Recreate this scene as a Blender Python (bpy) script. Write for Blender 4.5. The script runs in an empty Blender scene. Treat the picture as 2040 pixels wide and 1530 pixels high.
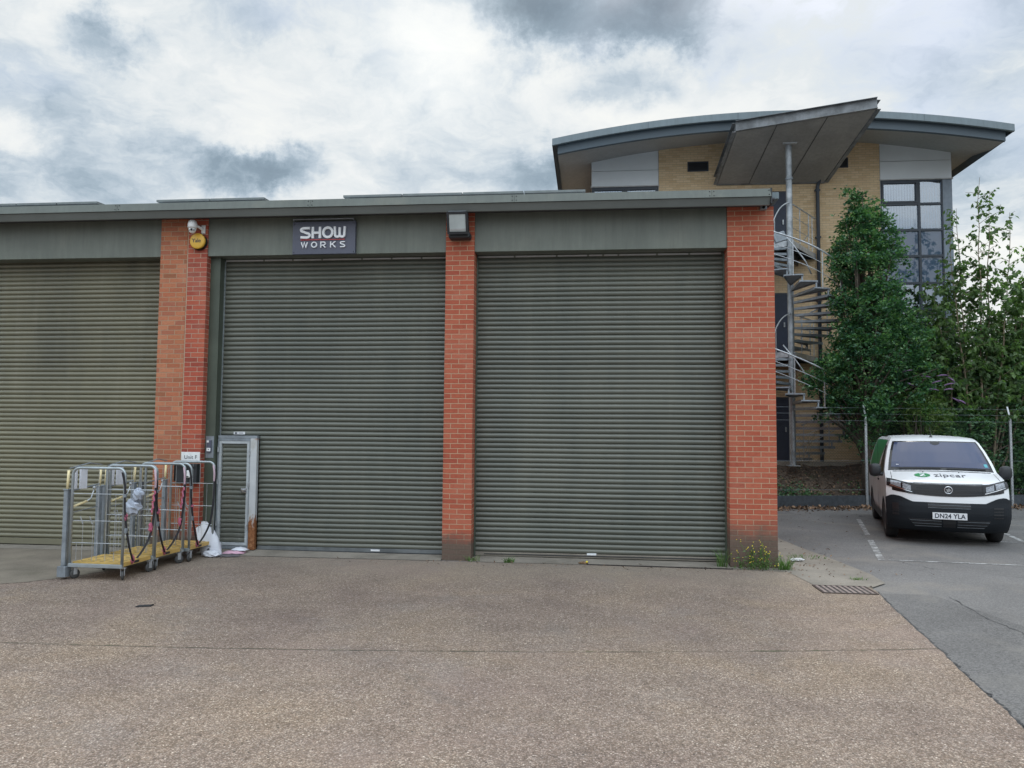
import bpy, math, random
import numpy as np
from mathutils import Vector, Matrix
R = math.radians
SC = bpy.context.scene
COL = SC.collection

# ------------------------------------------------------------------ camera
CAM = (2.187, -11.181, 1.945); YAW, PITCH, ROLL = 0.103, 0.060, 0.008   # yaw to the left, pitch up, roll
FPX = 1500.0                                                            # focal length in photo pixels (2040 wide)
cy_, sy_ = math.cos(YAW), math.sin(YAW); cp_, sp_ = math.cos(PITCH), math.sin(PITCH)
_f = Vector((-sy_*cp_, cy_*cp_, sp_)); _r0 = Vector((cy_, sy_, 0)); _u0 = _r0.cross(_f)
_r = math.cos(ROLL)*_r0 + math.sin(ROLL)*_u0; _u = -math.sin(ROLL)*_r0 + math.cos(ROLL)*_u0
cam = bpy.data.cameras.new('camera'); camo = bpy.data.objects.new('camera', cam); COL.objects.link(camo)
mw = Matrix((( _r.x, _u.x, -_f.x, CAM[0]), (_r.y, _u.y, -_f.y, CAM[1]), (_r.z, _u.z, -_f.z, CAM[2]), (0, 0, 0, 1)))
camo.matrix_world = mw
cam.sensor_width = 36; cam.lens = 36*FPX/2040; cam.clip_end = 2000; cam.clip_start = .05
SC.camera = camo
def skydir(x, y):
    return (_f + _r*((x-1020)/FPX) + _u*((765-y)/FPX)).normalized()

# ------------------------------------------------------------------ world and sun
SUN_AZ = R(8); SUN_EL = R(48)          # ahead of the camera, behind thin cloud
SC.view_settings.view_transform = 'Standard'; SC.view_settings.look = 'None'
SC.view_settings.exposure = 0.52; SC.view_settings.gamma = 1
w = bpy.data.worlds.new('World'); SC.world = w; w.use_nodes = True
class NT:
    def __init__(s, nt): s.t = nt; s.t.nodes.clear()
    def n(s, typ, props=None, **ins):
        nd = s.t.nodes.new('ShaderNode'+typ)
        for k, v in (props or {}).items(): setattr(nd, k, v)
        for k, v in ins.items():
            key = k.replace('_', ' ')
            if k[0] == 'i' and k[1:].isdigit(): key = int(k[1:])
            sock = nd.inputs[key]
            if isinstance(v, bpy.types.NodeSocket): s.t.links.new(v, sock)
            else: sock.default_value = v
        return nd
    def math(s, op, a, b=0.0, c=0.0, clamp=False):
        return s.n('Math', dict(operation=op, use_clamp=clamp), i0=a, i1=b, i2=c).outputs[0]
    def vm(s, op, a, b=(0, 0, 0), out=0):
        return s.n('VectorMath', dict(operation=op), i0=a, i1=b).outputs[out]
    def mix(s, f, a, b, mode='MIX'):
        nd = s.t.nodes.new('ShaderNodeMix'); nd.data_type = 'RGBA'; nd.blend_type = mode
        for i, v in ((0, f), (6, a), (7, b)):
            if isinstance(v, bpy.types.NodeSocket): s.t.links.new(v, nd.inputs[i])
            else: nd.inputs[i].default_value = (v if i == 0 else (tuple(v)+(1,))[:4])
        return nd.outputs[2]
    def ramp(s, f, stops, interp='LINEAR'):
        nd = s.n('ValToRGB', i0=f); cr = nd.color_ramp; cr.interpolation = interp
        while len(cr.elements) < len(stops): cr.elements.new(.5)
        for e, (p, c) in zip(cr.elements, stops): e.position = p; e.color = (tuple(c)+(1,))[:4] if not isinstance(c, (int, float)) else (c, c, c, 1)
        return nd.outputs[0]
    def sstep(s, x, a, b):
        return s.n('MapRange', dict(interpolation_type='SMOOTHSTEP'), i0=x, i1=a, i2=b).outputs[0]
    def noise(s, vec, scale, detail=4, rough=.5, dist=0.0, out=0):
        return s.n('TexNoise', Vector=vec, Scale=scale, Detail=detail, Roughness=rough, Distortion=dist).outputs[out]
g = NT(w.node_tree)
sky = g.n('TexSky', dict(sky_type='NISHITA', sun_disc=False, sun_elevation=SUN_EL, sun_rotation=SUN_AZ, air_density=1.0, dust_density=2.0, ozone_density=1.5))
d = g.n('TexCoord').outputs['Generated']
d = g.vm('NORMALIZE', d)
sx = g.n('SeparateXYZ', i0=d)
zz = g.math('ADD', g.math('MAXIMUM', sx.outputs[2], 0.0), 0.22)
pv = g.n('CombineXYZ', i0=g.math('DIVIDE', sx.outputs[0], zz), i1=g.math('DIVIDE', sx.outputs[1], zz), i2=0.0).outputs[0]
pv = g.vm('ADD', pv, (3.7, 1.9, 0))
n0 = g.noise(pv, .9, 3, .5, .2)
warp = g.vm('MULTIPLY', g.vm('SUBTRACT', g.noise(pv, 2.6, 5, .6, out=1), (.5, .5, .5)), (.34, .34, 0))
pw = g.vm('ADD', pv, warp)
n1 = g.noise(pw, 1.9, 12, .60, .0)
n2 = g.noise(g.vm('ADD', pw, (9.1, 4.2, 0)), 5.2, 12, .64, .0)
n3 = g.noise(g.vm('ADD', pv, (5.1, 14.2, 0)), .8, 4, .5, .1)
val = g.math('ADD', g.math('MULTIPLY', n0, .20), g.math('ADD', g.math('MULTIPLY', n1, .54), g.math('MULTIPLY', n2, .34)))
# broad brightness round the veiled sun
sd = skydir(850, 110)
gl = g.vm('DOT_PRODUCT', d, tuple(sd), out=1)
glow = g.math('POWER', g.math('MAXIMUM', gl, 0.0), 10.0)
glow2 = g.math('POWER', g.math('MAXIMUM', gl, 0.0), 220.0)
val = g.math('ADD', val, g.math('ADD', g.math('MULTIPLY', glow, .035), -.025))
# named banks of darker and brighter cloud (direction, radius, amount)
jn = g.vm('SUBTRACT', g.n('TexNoise', Vector=d, Scale=7.0, Detail=12.0, Roughness=.66).outputs['Color'], (.5, .5, .5))
for (bx, by, rad, amt) in ((1150, 30, .13, -.27), (1040, 5, .07, -.15), (1340, 20, .11, -.20), (1250, 195, .055, -.20), (1170, 200, .035, -.08), (480, 335, .055, -.30), (580, 328, .050, -.27),
                      (60, 190, .15, -.05), (230, 320, .12, -.07), (200, 66, .045, -.26), (520, 20, .06, -.10), (770, 110, .055, -.08), (640, 80, .03, -.08), (20, 265, .045, .22), (1060, 365, .08, -.16), (320, 200, .07, .06), (1990, 600, .16, .12), (650, 200, .15, .06), (1600, 110, .10, -.05), (1850, 140, .12, -.03), (880, 70, .08, .12), (1960, 480, .05, .10), (1130, 350, .05, -.08)):
    bd = skydir(bx, by)
    dv = g.vm('SUBTRACT', d, tuple(bd))
    k_ = .35+rad*2.2; jit = g.vm('MULTIPLY', jn, (rad*2.0+.03, rad*2.0+.03, rad*2.0+.03))
    dv = g.vm('MULTIPLY', g.vm('ADD', dv, jit), (1.0, 1.0, 1.8))
    ln = g.vm('LENGTH', dv, out=1)
    m = g.sstep(ln, rad*1.35, rad*.15)
    val = g.math('ADD', val, g.math('MULTIPLY', m, amt*.72))
cloud = g.ramp(val, [(.24, (.14, .185, .23)), (.35, (.20, .26, .315)), (.415, (.285, .35, .41)), (.46, (.37, .43, .485)), (.50, (.45, .50, .54)), (.54, (.53, .565, .585)), (.59, (.60, .62, .625)), (.66, (.655, .665, .65)), (.76, (.74, .74, .71))])
cloud = g.mix(g.math('MULTIPLY', glow2, .25, clamp=True), cloud, (.86, .87, .85))
# the open sky behind the camera is brighter than the cloud ahead
back = g.math('MULTIPLY', g.sstep(sx.outputs[1], .25, -.55), g.sstep(sx.outputs[2], .02, .55))
cloud = g.mix(back, cloud, (2.1, 2.15, 2.2), 'MULTIPLY')
zen = g.sstep(sx.outputs[2], .52, .9)
cloud = g.mix(zen, cloud, (2.0, 2.04, 2.1), 'MULTIPLY')
low = g.sstep(sx.outputs[2], 0.0, -.06)
cloud = g.mix(low, cloud, (.20, .20, .19))
blue = g.math('MULTIPLY', g.math('MULTIPLY', g.sstep(n3, .50, .64), g.sstep(val, .56, .46)), .45)
skyc = g.mix(1.0, cloud, (10., 10., 10.), 'MULTIPLY')
skyc = g.mix(blue, skyc, sky.outputs[0])
bg = g.n('Background', Color=skyc, Strength=0.1)
g.t.links.new(bg.outputs[0], g.n('OutputWorld').inputs[0])
sl = bpy.data.lights.new('sun', 'SUN'); sl.energy = 1.0; sl.angle = R(22); sl.color = (1, .96, .90)
so = bpy.data.objects.new('sun', sl); COL.objects.link(so)
sdir = Vector((math.sin(SUN_AZ)*math.cos(SUN_EL), math.cos(SUN_AZ)*math.cos(SUN_EL), math.sin(SUN_EL)))
so.rotation_euler = sdir.to_track_quat('Z', 'Y').to_euler(); so.location = (0, 30, 40)

# ------------------------------------------------------------------ helpers
class MB:
    def __init__(s): s.v = []; s.f = []; s.m = []; s.mi = 0
    def add(s, vs, fs):
        o = len(s.v); s.v += [tuple(p) for p in vs]
        s.f += [tuple(i+o for i in f) for f in fs]; s.m += [s.mi]*len(fs); return s
    def box(s, x0, x1, y0, y1, z0, z1):
        return s.add([(x0,y0,z0),(x1,y0,z0),(x1,y1,z0),(x0,y1,z0),(x0,y0,z1),(x1,y0,z1),(x1,y1,z1),(x0,y1,z1)],
                     [(0,3,2,1),(4,5,6,7),(0,1,5,4),(1,2,6,5),(2,3,7,6),(3,0,4,7)])
    def obox(s, c, ax, ay, az):
        c, ax, ay, az = map(Vector, (c, ax, ay, az))
        vs = [c+ax*i+ay*j+az*k for k in (-1, 1) for (i, j) in ((-1,-1),(1,-1),(1,1),(-1,1))]
        return s.add(vs, [(0,3,2,1),(4,5,6,7),(0,1,5,4),(1,2,6,5),(2,3,7,6),(3,0,4,7)])
    def tube(s, pts, r, n=8, cap=True):
        pts = [Vector(p) for p in pts]; rs = r if isinstance(r, (list, tuple)) else [r]*len(pts)
        o = len(s.v); up = None
        for i, p in enumerate(pts):
            t = (pts[min(i+1, len(pts)-1)] - pts[max(i-1, 0)]).normalized()
            if up is None: up = Vector((0,0,1)) if abs(t.z) < .9 else Vector((1,0,0))
            a = t.cross(up)
            if a.length < 1e-4: a = t.cross(Vector((0,1,.3)))
            a.normalize(); b = t.cross(a).normalized(); up = -b if False else up
            up = b.cross(t) if False else (a.cross(t))
            for k in range(n):
                th = 2*math.pi*k/n; q = p + (a*math.cos(th) + b*math.sin(th))*rs[i]; s.v.append(tuple(q))
        for i in range(len(pts)-1):
            for k in range(n):
                k2 = (k+1) % n; s.f.append((o+i*n+k, o+i*n+k2, o+(i+1)*n+k2, o+(i+1)*n+k)); s.m.append(s.mi)
        if cap:
            s.f.append(tuple(o+k for k in range(n))[::-1]); s.m.append(s.mi)
            e = o+(len(pts)-1)*n; s.f.append(tuple(e+k for k in range(n))); s.m.append(s.mi)
        return s
    def prism(s, poly, axis, a0, a1):
        # poly in the two other axes (in xyz order), extruded along axis
        n = len(poly)
        def P(p, a): q = list(p); q.insert(axis, a); return tuple(q)
        vs = [P(p, a0) for p in poly] + [P(p, a1) for p in poly]
        return s.add(vs, [tuple(range(n))[::-1], tuple(range(n, 2*n))] + [(i, (i+1)%n, n+(i+1)%n, n+i) for i in range(n)])
    def grid(s, rows, close=False):
        o = len(s.v); m = len(rows[0])
        for r_ in rows: s.v += [tuple(p) for p in r_]
        for i in range(len(rows)-1):
            for j in range(m - (0 if close else 1)):
                j2 = (j+1) % m
                s.f.append((o+i*m+j, o+i*m+j2, o+(i+1)*m+j2, o+(i+1)*m+j)); s.m.append(s.mi)
        return s
    def lathe(s, prof, c, axis='z', n=20):
        rows = []
        for (r_, h) in prof:
            row = []
            for k in range(n):
                a = 2*math.pi*k/n; x, y = r_*math.cos(a), r_*math.sin(a)
                p = {'z': (x, y, h), 'y': (x, h, y), 'x': (h, x, y)}[axis]
                row.append((c[0]+p[0], c[1]+p[1], c[2]+p[2]))
            rows.append(row)
        return s.grid(rows, True)
    def sphere(s, c, rx, ry=None, rz=None, nu=14, nv=9, jit=0):
        ry = ry or rx; rz = rz or rx; rows = []
        for i in range(nv+1):
            ph = math.pi*i/nv
            rows.append([(c[0]+rx*math.sin(ph)*math.cos(t)*(1+random.uniform(-jit, jit)), c[1]+ry*math.sin(ph)*math.sin(t)*(1+random.uniform(-jit, jit)), c[2]+rz*math.cos(ph)) for t in [2*math.pi*k/nu for k in range(nu)]])
        return s.grid(rows, True)
    def build(s, name, mat, parent=None, org=(0, 0, 0), smooth=False, bevel=0, solid=0):
        me = bpy.data.meshes.new(name)
        me.from_pydata([(a-org[0], b-org[1], c-org[2]) for a, b, c in s.v], [], s.f); me.update()
        for m_ in (mat if isinstance(mat, (list, tuple)) else [mat]): me.materials.append(m_)
        if any(s.m): me.polygons.foreach_set('material_index', s.m)
        if smooth: me.polygons.foreach_set('use_smooth', [True]*len(me.polygons))
        o = bpy.data.objects.new(name, me); COL.objects.link(o)
        if parent is not None: o.parent = parent
        if solid:
            md = o.modifiers.new('solid', 'SOLIDIFY'); md.thickness = solid; md.offset = 1
        if bevel:
            md = o.modifiers.new('bevel', 'BEVEL'); md.width = bevel; md.segments = 2; md.limit_method = 'ANGLE'; md.harden_normals = False
        return o
def tag(o, label=None, cat=None, group=None, kind=None):
    if label: o['label'] = label
    if cat: o['category'] = cat
    if group: o['group'] = group
    if kind: o['kind'] = kind
    return o
def thing(name, label, cat, loc=(0,0,0), rz=0, group=None):
    o = bpy.data.objects.new(name, None); COL.objects.link(o); o.location = loc; o.rotation_euler = (0, 0, rz); o.empty_display_size = .1
    return tag(o, label, cat, group)
def text_mb(body, w_=None, h_=None, extr=.002, spacing=1.0, bold=0.0, shear=0):
    """built-in font to a mesh, in the xz plane facing -y, lower left corner at the origin, scaled to w_ x h_"""
    c = bpy.data.curves.new('t', 'FONT'); c.body = body; c.size = 1; c.extrude = .001; c.space_character = spacing; c.offset = bold; c.shear = shear
    o = bpy.data.objects.new('t', c); COL.objects.link(o)
    me = bpy.data.meshes.new_from_object(o); COL.objects.unlink(o); bpy.data.objects.remove(o)
    vs = np.array([v.co[:] for v in me.vertices]); x0, y0 = vs[:, 0].min(), vs[:, 1].min(); x1, y1 = vs[:, 0].max(), vs[:, 1].max()
    kx = w_/(x1-x0) if w_ else None; ky = h_/(y1-y0) if h_ else kx; kx = kx or ky
    m = MB(); m.add([((v[0]-x0)*kx, -(extr if v[2] > 0 else 0), (v[1]-y0)*ky) for v in vs], [tuple(p.vertices) for p in me.polygons])
    bpy.data.meshes.remove(me); return m
def stroke(m, pts, wd, y0, y1, closed=False):
    """a flat letter stroke of width wd through pts (x,z), between depths y0 and y1"""
    n = len(pts); L = []; Rr = []
    for i in range(n):
        a = Vector(pts[(i-1) % n] if closed else pts[max(i-1, 0)]); b = Vector(pts[(i+1) % n] if closed else pts[min(i+1, n-1)]); p = Vector(pts[i])
        d1 = (p-a).normalized() if (p-a).length > 1e-6 else (b-p).normalized(); d2 = (b-p).normalized() if (b-p).length > 1e-6 else d1
        n1_ = Vector((-d1.y, d1.x)); n2_ = Vector((-d2.y, d2.x)); nn = (n1_+n2_); nn = nn.normalized() if nn.length > 1e-4 else n1_
        k = wd/2/max(.5, nn.dot(n1_)); L.append(p+nn*k); Rr.append(p-nn*k)
    rng = range(n if closed else n-1)
    for i in rng:
        j = (i+1) % n
        m.add([(q.x, y, q.y) for y in (y0, y1) for q in (L[i], L[j], Rr[j], Rr[i])],
              [(0,1,2,3), (7,6,5,4), (0,4,5,1), (1,5,6,2), (2,6,7,3), (3,7,4,0)])
def arc(cx, cz, rx, rz, a0, a1, n=8):
    return [(cx+rx*math.cos(R(a0+(a1-a0)*i/n)), cz+rz*math.sin(R(a0+(a1-a0)*i/n))) for i in range(n+1)]

# ------------------------------------------------------------------ materials
M = {}
def mat(name):
    m = bpy.data.materials.new(name); m.use_nodes = True; M[name] = m; return m, NT(m.node_tree)
def out(g, sh, disp=None):
    o = g.n('OutputMaterial'); g.t.links.new(sh, o.inputs[0])
def bump(g, h, dist=.002, strength=1.0):
    return g.n('Bump', Height=h, Distance=dist, Strength=strength).outputs[0]
def simple(name, col, rough=.5, metal=0.0, var=.12, scale=6.0, bmp=0.0, spec=.5, dirt=None, dsc=1.5, fine=0.0):
    m, g = mat(name)
    P = g.n('NewGeometry').outputs['Position'] if False else g.n('TexCoord').outputs['Object']
    n = g.noise(P, scale, 6, .6)
    a = tuple(c*(1-var) for c in col); b = tuple(min(1, c*(1+var)) for c in col)
    c = g.mix(g.sstep(n, .3, .7), a, b)
    if dirt:
        dm = g.sstep(g.noise(P, dsc, 8, .65, .3), .50, .72); c = g.mix(g.math('MULTIPLY', dm, .6), c, dirt)
    if name in ('steel_green', 'trim_green', 'roof_metal', 'canopy_soffit', 'channel_steel', 'soffit_grey'):
        sn = g.noise(g.vm('MULTIPLY', P, (5, 5, .5)), 2.2, 7, .7); c = g.mix(1.0, c, g.ramp(sn, [(.3, .86), (.5, 1.0), (.7, 1.12)]), 'MULTIPLY')
    if fine: c = g.mix(fine, c, g.ramp(g.noise(P, 120, 2, .5), [(.3, .35), (.7, 1.0)]), 'MULTIPLY')
    rr = g.math('ADD', rough-.06, g.math('MULTIPLY', n, .12))
    b_ = g.n('BsdfPrincipled', Base_Color=c, Roughness=rr, Metallic=metal); b_.inputs['Specular IOR Level'].default_value = spec
    if bmp: g.t.links.new(bump(g, g.noise(P, scale*6, 6, .6), bmp), b_.inputs['Normal'])
    out(g, b_.outputs[0]); return m
def brick(name, x0, cols, mortar, z0=0.0, stain=0.0, bw=.225, rh=.075, offs=0.0, vary=1.0):
    m, g = mat(name); ge = g.n('NewGeometry'); P = ge.outputs['Position']; s = g.n('SeparateXYZ', i0=P); nn = g.n('SeparateXYZ', i0=ge.outputs['Normal'])
    side = g.math('GREATER_THAN', g.math('ABSOLUTE', nn.outputs[0]), .5)
    u = g.math('ADD', g.math('MULTIPLY', g.math('SUBTRACT', s.outputs[0], x0-.005), g.math('SUBTRACT', 1.0, side)), g.math('MULTIPLY', g.math('ADD', s.outputs[1], .1125*1.0), side))
    vec = g.n('CombineXYZ', i0=u, i1=g.math('SUBTRACT', s.outputs[2], z0), i2=0.0).outputs[0]
    wob = g.vm('MULTIPLY', g.vm('SUBTRACT', g.noise(P, 14, 2, .5, out=1), (.5, .5, .5)), (.004, .004, 0))
    vec = g.vm('ADD', vec, wob)
    br = g.n('TexBrick', dict(offset=.5, offset_frequency=2, squash=1.0), Vector=vec, Color1=(0,0,0,1), Color2=(1,1,1,1), Mortar=(.5,.5,.5,1), Scale=1.0, Mortar_Size=.0052, Mortar_Smooth=.15, Bias=0.0, Brick_Width=bw, Row_Height=rh)
    bid = g.n('SeparateColor', i0=br.outputs['Color']).outputs[0]
    base = g.ramp(bid, [(i/(len(cols)-1), c) for i, c in enumerate(cols)])
    face = g.noise(g.vm('MULTIPLY', P, (1, 1, 2.2)), 22, 6, .65)
    base = g.mix(.55*vary, base, g.ramp(face, [(.25, .62), (.5, 1.0), (.75, 1.25)]), 'MULTIPLY')
    mo = g.mix(g.noise(P, 9, 3, .6), tuple(c*.75 for c in mortar), tuple(min(1, c*1.15) for c in mortar))
    c = g.mix(br.outputs['Fac'], base, mo)
    wash = g.noise(P, 1.1, 5, .6, .2)
    c = g.mix(g.math('MULTIPLY', g.sstep(wash, .5, .75), .25), c, (.50, .30, .22))
    if stain:
        zz_ = g.math('SUBTRACT', s.outputs[2], g.math('ADD', g.math('MULTIPLY', g.noise(P, 3.5, 6, .7), .50), g.math('MULTIPLY', bid, .07)))
        sm = g.sstep(zz_, stain-.14, stain*.35-.20)
        c = g.mix(g.math('MULTIPLY', sm, .9), c, g.mix(g.noise(P, 30, 4, .6), (.060, .055, .045), (.15, .13, .105)))
    b_ = g.n('BsdfPrincipled', Base_Color=c, Roughness=.88)
    b_.inputs['Specular IOR Level'].default_value = .25
    h = g.math('ADD', g.math('MULTIPLY', br.outputs['Fac'], -1.0), g.math('MULTIPLY', face, .35))
    g.t.links.new(bump(g, h, .004, .8), b_.inputs['Normal']); out(g, b_.outputs[0]); return m

red = [(.35, .085, .052), (.40, .105, .060), (.43, .125, .074), (.385, .095, .055), (.455, .145, .088)]
old = [(.30, .12, .065), (.42, .14, .075), (.48, .20, .11), (.36, .13, .08), (.45, .17, .085)]
mortar = (.50, .345, .23)
brick('brick_mid', 0.0, red, mortar, 0, .34)
brick('brick_right', 4.195, red, mortar, 0, .66)
brick('brick_left', -4.145, [(.28, .065, .045), (.38, .085, .055), (.44, .12, .07)], (.45, .32, .24), .03, .3)
brick('brick_old', -4.598+.06, old, (.42, .30, .20), .012, .3)
buff = [(.56, .40, .235), (.64, .475, .29), (.68, .52, .33), (.60, .44, .26)]
brick('brick_buff', 4.39, buff, (.46, .36, .25), 0, 0, vary=.5)
simple('mortar_strip', (.46, .35, .25), .9)
simple('steel_green', (.135, .150, .128), .45, 0, .10, 1.3, dirt=(.17, .18, .15), dsc=1.2)
simple('trim_green', (.115, .130, .115), .5, 0, .10, 1.2, dirt=(.16, .165, .135), dsc=2.2)
simple('trim_low', (.13, .145, .14), .45, 0, .10, 1.2)
simple('jamb_green', (.065, .080, .060), .5, 0, .15, 2.0)
simple('soffit_dark', (.075, .075, .085), .7)
simple('black', (.012, .012, .014), .45)
simple('black_gloss', (.008, .008, .010), .15)
simple('near_black', (.022, .024, .028), .55)
simple('strip_pale', (.40, .40, .40), .5)
simple('galv', (.42, .44, .46), .42, .6, .22, 9, spec=.5, dirt=(.50, .51, .52), dsc=7)
simple('galv_pole', (.30, .325, .345), .45, .5, .3, 4, spec=.5, dirt=(.52, .53, .54), dsc=5)
simple('galv_dull', (.25, .28, .31), .5, .35, .2, 8, dirt=(.17, .17, .17), dsc=5)
simple('bottom_steel', (.13, .14, .145), .6, .1, .3, 3)
simple('door_steel', (.44, .47, .49), .5, .2, .12, 6)
simple('cage_steel', (.36, .40, .42), .38, .55, .12, 6)
simple('white_plastic', (.75, .76, .76), .35)
simple('yellow_plastic', (.56, .37, .11), .5, 0, .2, 5, dirt=(.27, .20, .11), dsc=4, bmp=.001)
simple('grip_cream', (.78, .66, .38), .5)
simple('alarm_yellow', (.72, .43, .06), .35, 0, .05)
simple('strap_black', (.016, .014, .018), .8)
simple('tape_pink', (.42, .10, .17), .4)
simple('tape_pale', (.50, .36, .42), .35)
simple('bag_white', (.66, .68, .74), .35, 0, .1, 5)
simple('bag_grey', (.38, .42, .50), .35, 0, .2, 14)
simple('pack_pink', (.62, .38, .47), .5)
simple('cardboard_grey', (.13, .12, .125), .8)
m, g = mat('glass_screen'); b_ = g.n('BsdfPrincipled', Base_Color=(.035, .048, .105, 1), Roughness=.05); b_.inputs['IOR'].default_value = 1.55; out(g, b_.outputs[0])
simple('rubber', (.022, .022, .023), .75, 0, .2, 10)
simple('caster_rubber', (.06, .06, .06), .6)
simple('sign_slate', (.085, .092, .13), .4, 0, .06, 2)
simple('letter_white', (.80, .82, .85), .35, 0, .04)
simple('line_red', (.55, .06, .07), .4)
simple('text_dark', (.03, .035, .05), .5)
simple('concrete_smooth', (.27, .24, .20), .9, 0, .18, 1.6, .002, dirt=(.15, .13, .10), dsc=.9, fine=.5)
simple('concrete_brown', (.235, .20, .155), .9, 0, .22, 1.1, .002, dirt=(.13, .12, .08), dsc=.7, fine=.5)
simple('lamp_pale', (.42, .46, .46), .3, 0, .1, 3)
simple('kerb', (.33, .30, .25), .9, 0, .15, 3, .002, fine=.5)
simple('gravel_board', (.055, .065, .075), .85, 0, .25, 10, .002)
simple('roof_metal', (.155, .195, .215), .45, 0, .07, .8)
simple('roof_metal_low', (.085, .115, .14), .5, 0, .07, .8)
simple('soffit_grey', (.36, .365, .36), .6, 0, .06, 1)
simple('canopy_soffit', (.26, .25, .235), .55, 0, .12, 1.2)
simple('channel_steel', (.17, .18, .19), .5, .25, .35, 3, dirt=(.32, .32, .31), dsc=2.5)
simple('panel_white', (.62, .65, .67), .35, 0, .04, 1)
simple('frame_dark', (.035, .045, .060), .45)
simple('door_blue', (.028, .036, .060), .5)
simple('corner_grey', (.20, .24, .29), .45)
simple('blind', (.62, .64, .66), .7, 0, .03)
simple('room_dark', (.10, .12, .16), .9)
simple('bark', (.085, .070, .055), .9, 0, .3, 20, .004)
simple('twig', (.20, .16, .11), .9, 0, .3, 20)
simple('paint_white', (.78, .79, .80), .22, 0, .02, 2, spec=.6)
simple('paint_green', (.022, .24, .08), .3)
simple('bumper_grey', (.011, .014, .018), .62, 0, .1, 8, spec=.25)
simple('lamp_black', (.012, .013, .016), .2)
simple('chrome', (.70, .72, .75), .14, 1.0, .05)
simple('lamp_glass', (.30, .32, .35), .3, .3, .45, 45)
simple('plate_white', (.72, .73, .75), .4)
simple('alloy', (.10, .105, .11), .4, .5)
simple('flower_yellow', (.78, .62, .04), .6)
simple('purple_flower', (.20, .12, .24), .8, 0, .3, 12)
simple('rust_grate', (.065, .045, .038), .8, .2, .4, 16, .002)
simple('grate', (.23, .18, .16), .85, 0, .3, 16, .002)
simple('pv_cell', (.02, .03, .06), .15)
simple('pv_frame', (.20, .22, .22), .4, .5)
simple('teal_sticker', (.08, .35, .40), .5)
simple('dry_leaf', (.17, .105, .055), .8, 0, .5, 30)
simple('litter_white', (.6, .6, .6), .6)

def shutter_mat(name, col, col2, streak, dust_bounce=False):
    m, g = mat(name); P = g.n('NewGeometry').outputs['Position']
    n = g.noise(g.vm('MULTIPLY', P, (1.0, 1, .35)), 1.5, 5, .6)
    c = g.mix(g.sstep(n, .3, .7), col, col2)
    s = g.noise(g.vm('MULTIPLY', P, (7, 1, .25)), 1.0, 6, .65)
    c = g.mix(g.math('MULTIPLY', g.sstep(s, .45, .8), streak), c, (.23, .22, .17))
    sid = g.math('FLOOR', g.math('DIVIDE', g.math('SUBTRACT', g.n('SeparateXYZ', i0=P).outputs[2], 4.66), .075)); wn_ = g.n('TexWhiteNoise', dict(noise_dimensions='1D'), W=sid).outputs[0]
    c = g.mix(1.0, c, g.ramp(wn_, [(0, .90), (1, 1.08)]), 'MULTIPLY')
    sc = g.noise(g.vm('MULTIPLY', P, (1.2, 1, 9)), 3.0, 7, .75, .4); c = g.mix(g.math('MULTIPLY', g.sstep(sc, .62, .72), .28), c, (.26, .25, .21))
    dz = g.sstep(g.math('ADD', g.n('SeparateXYZ', i0=P).outputs[2], g.math('MULTIPLY', n, .3)), .55, .1)
    c = g.mix(g.math('MULTIPLY', dz, .35), c, (.16, .15, .12))
    if dust_bounce:   # patchy lower two thirds: dust plus shading and ground bounce painted into the colour
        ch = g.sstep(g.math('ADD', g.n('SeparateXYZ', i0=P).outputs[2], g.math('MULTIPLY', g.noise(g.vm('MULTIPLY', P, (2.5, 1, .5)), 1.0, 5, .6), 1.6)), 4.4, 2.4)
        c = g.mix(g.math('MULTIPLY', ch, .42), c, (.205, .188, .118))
    b_ = g.n('BsdfPrincipled', Base_Color=c, Roughness=.36); b_.inputs['Specular IOR Level'].default_value = .6
    out(g, b_.outputs[0])
shutter_mat('shutter', (.090, .098, .082), (.115, .120, .098), .12)
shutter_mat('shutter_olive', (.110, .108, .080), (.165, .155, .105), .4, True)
# galvanised post with rust at the foot
m, g = mat('rusty_post'); P = g.n('NewGeometry').outputs['Position']; z = g.n('SeparateXYZ', i0=P).outputs[2]
n = g.noise(g.vm('MULTIPLY', P, (1, 1, .3)), 16, 6, .65)
rm = g.sstep(g.math('ADD', z, g.math('MULTIPLY', n, .9)), 1.03, .92)
rt = g.math('MAXIMUM', rm, g.math('MULTIPLY', g.sstep(g.math('ADD', z, g.math('MULTIPLY', n, .12)), 1.78, 1.84), g.sstep(g.n('SeparateXYZ', i0=P).outputs[0], -3.05, -3.01)))
c = g.mix(g.noise(P, 7, 5, .6), (.42, .44, .46), (.62, .63, .64))
c = g.mix(g.math('MULTIPLY', g.sstep(g.noise(g.vm('MULTIPLY', P, (1, 1, .4)), 4, 4, .6), .55, .7), .5), c, (.30, .26, .17))
c = g.mix(rt, c, g.ramp(g.noise(P, 25, 5, .7), [(.3, (.10, .035, .015)), (.55, (.28, .11, .04)), (.8, (.45, .30, .16))]))
b_ = g.n('BsdfPrincipled', Base_Color=c, Roughness=.6, Metallic=.2); out(g, b_.outputs[0])

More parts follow.
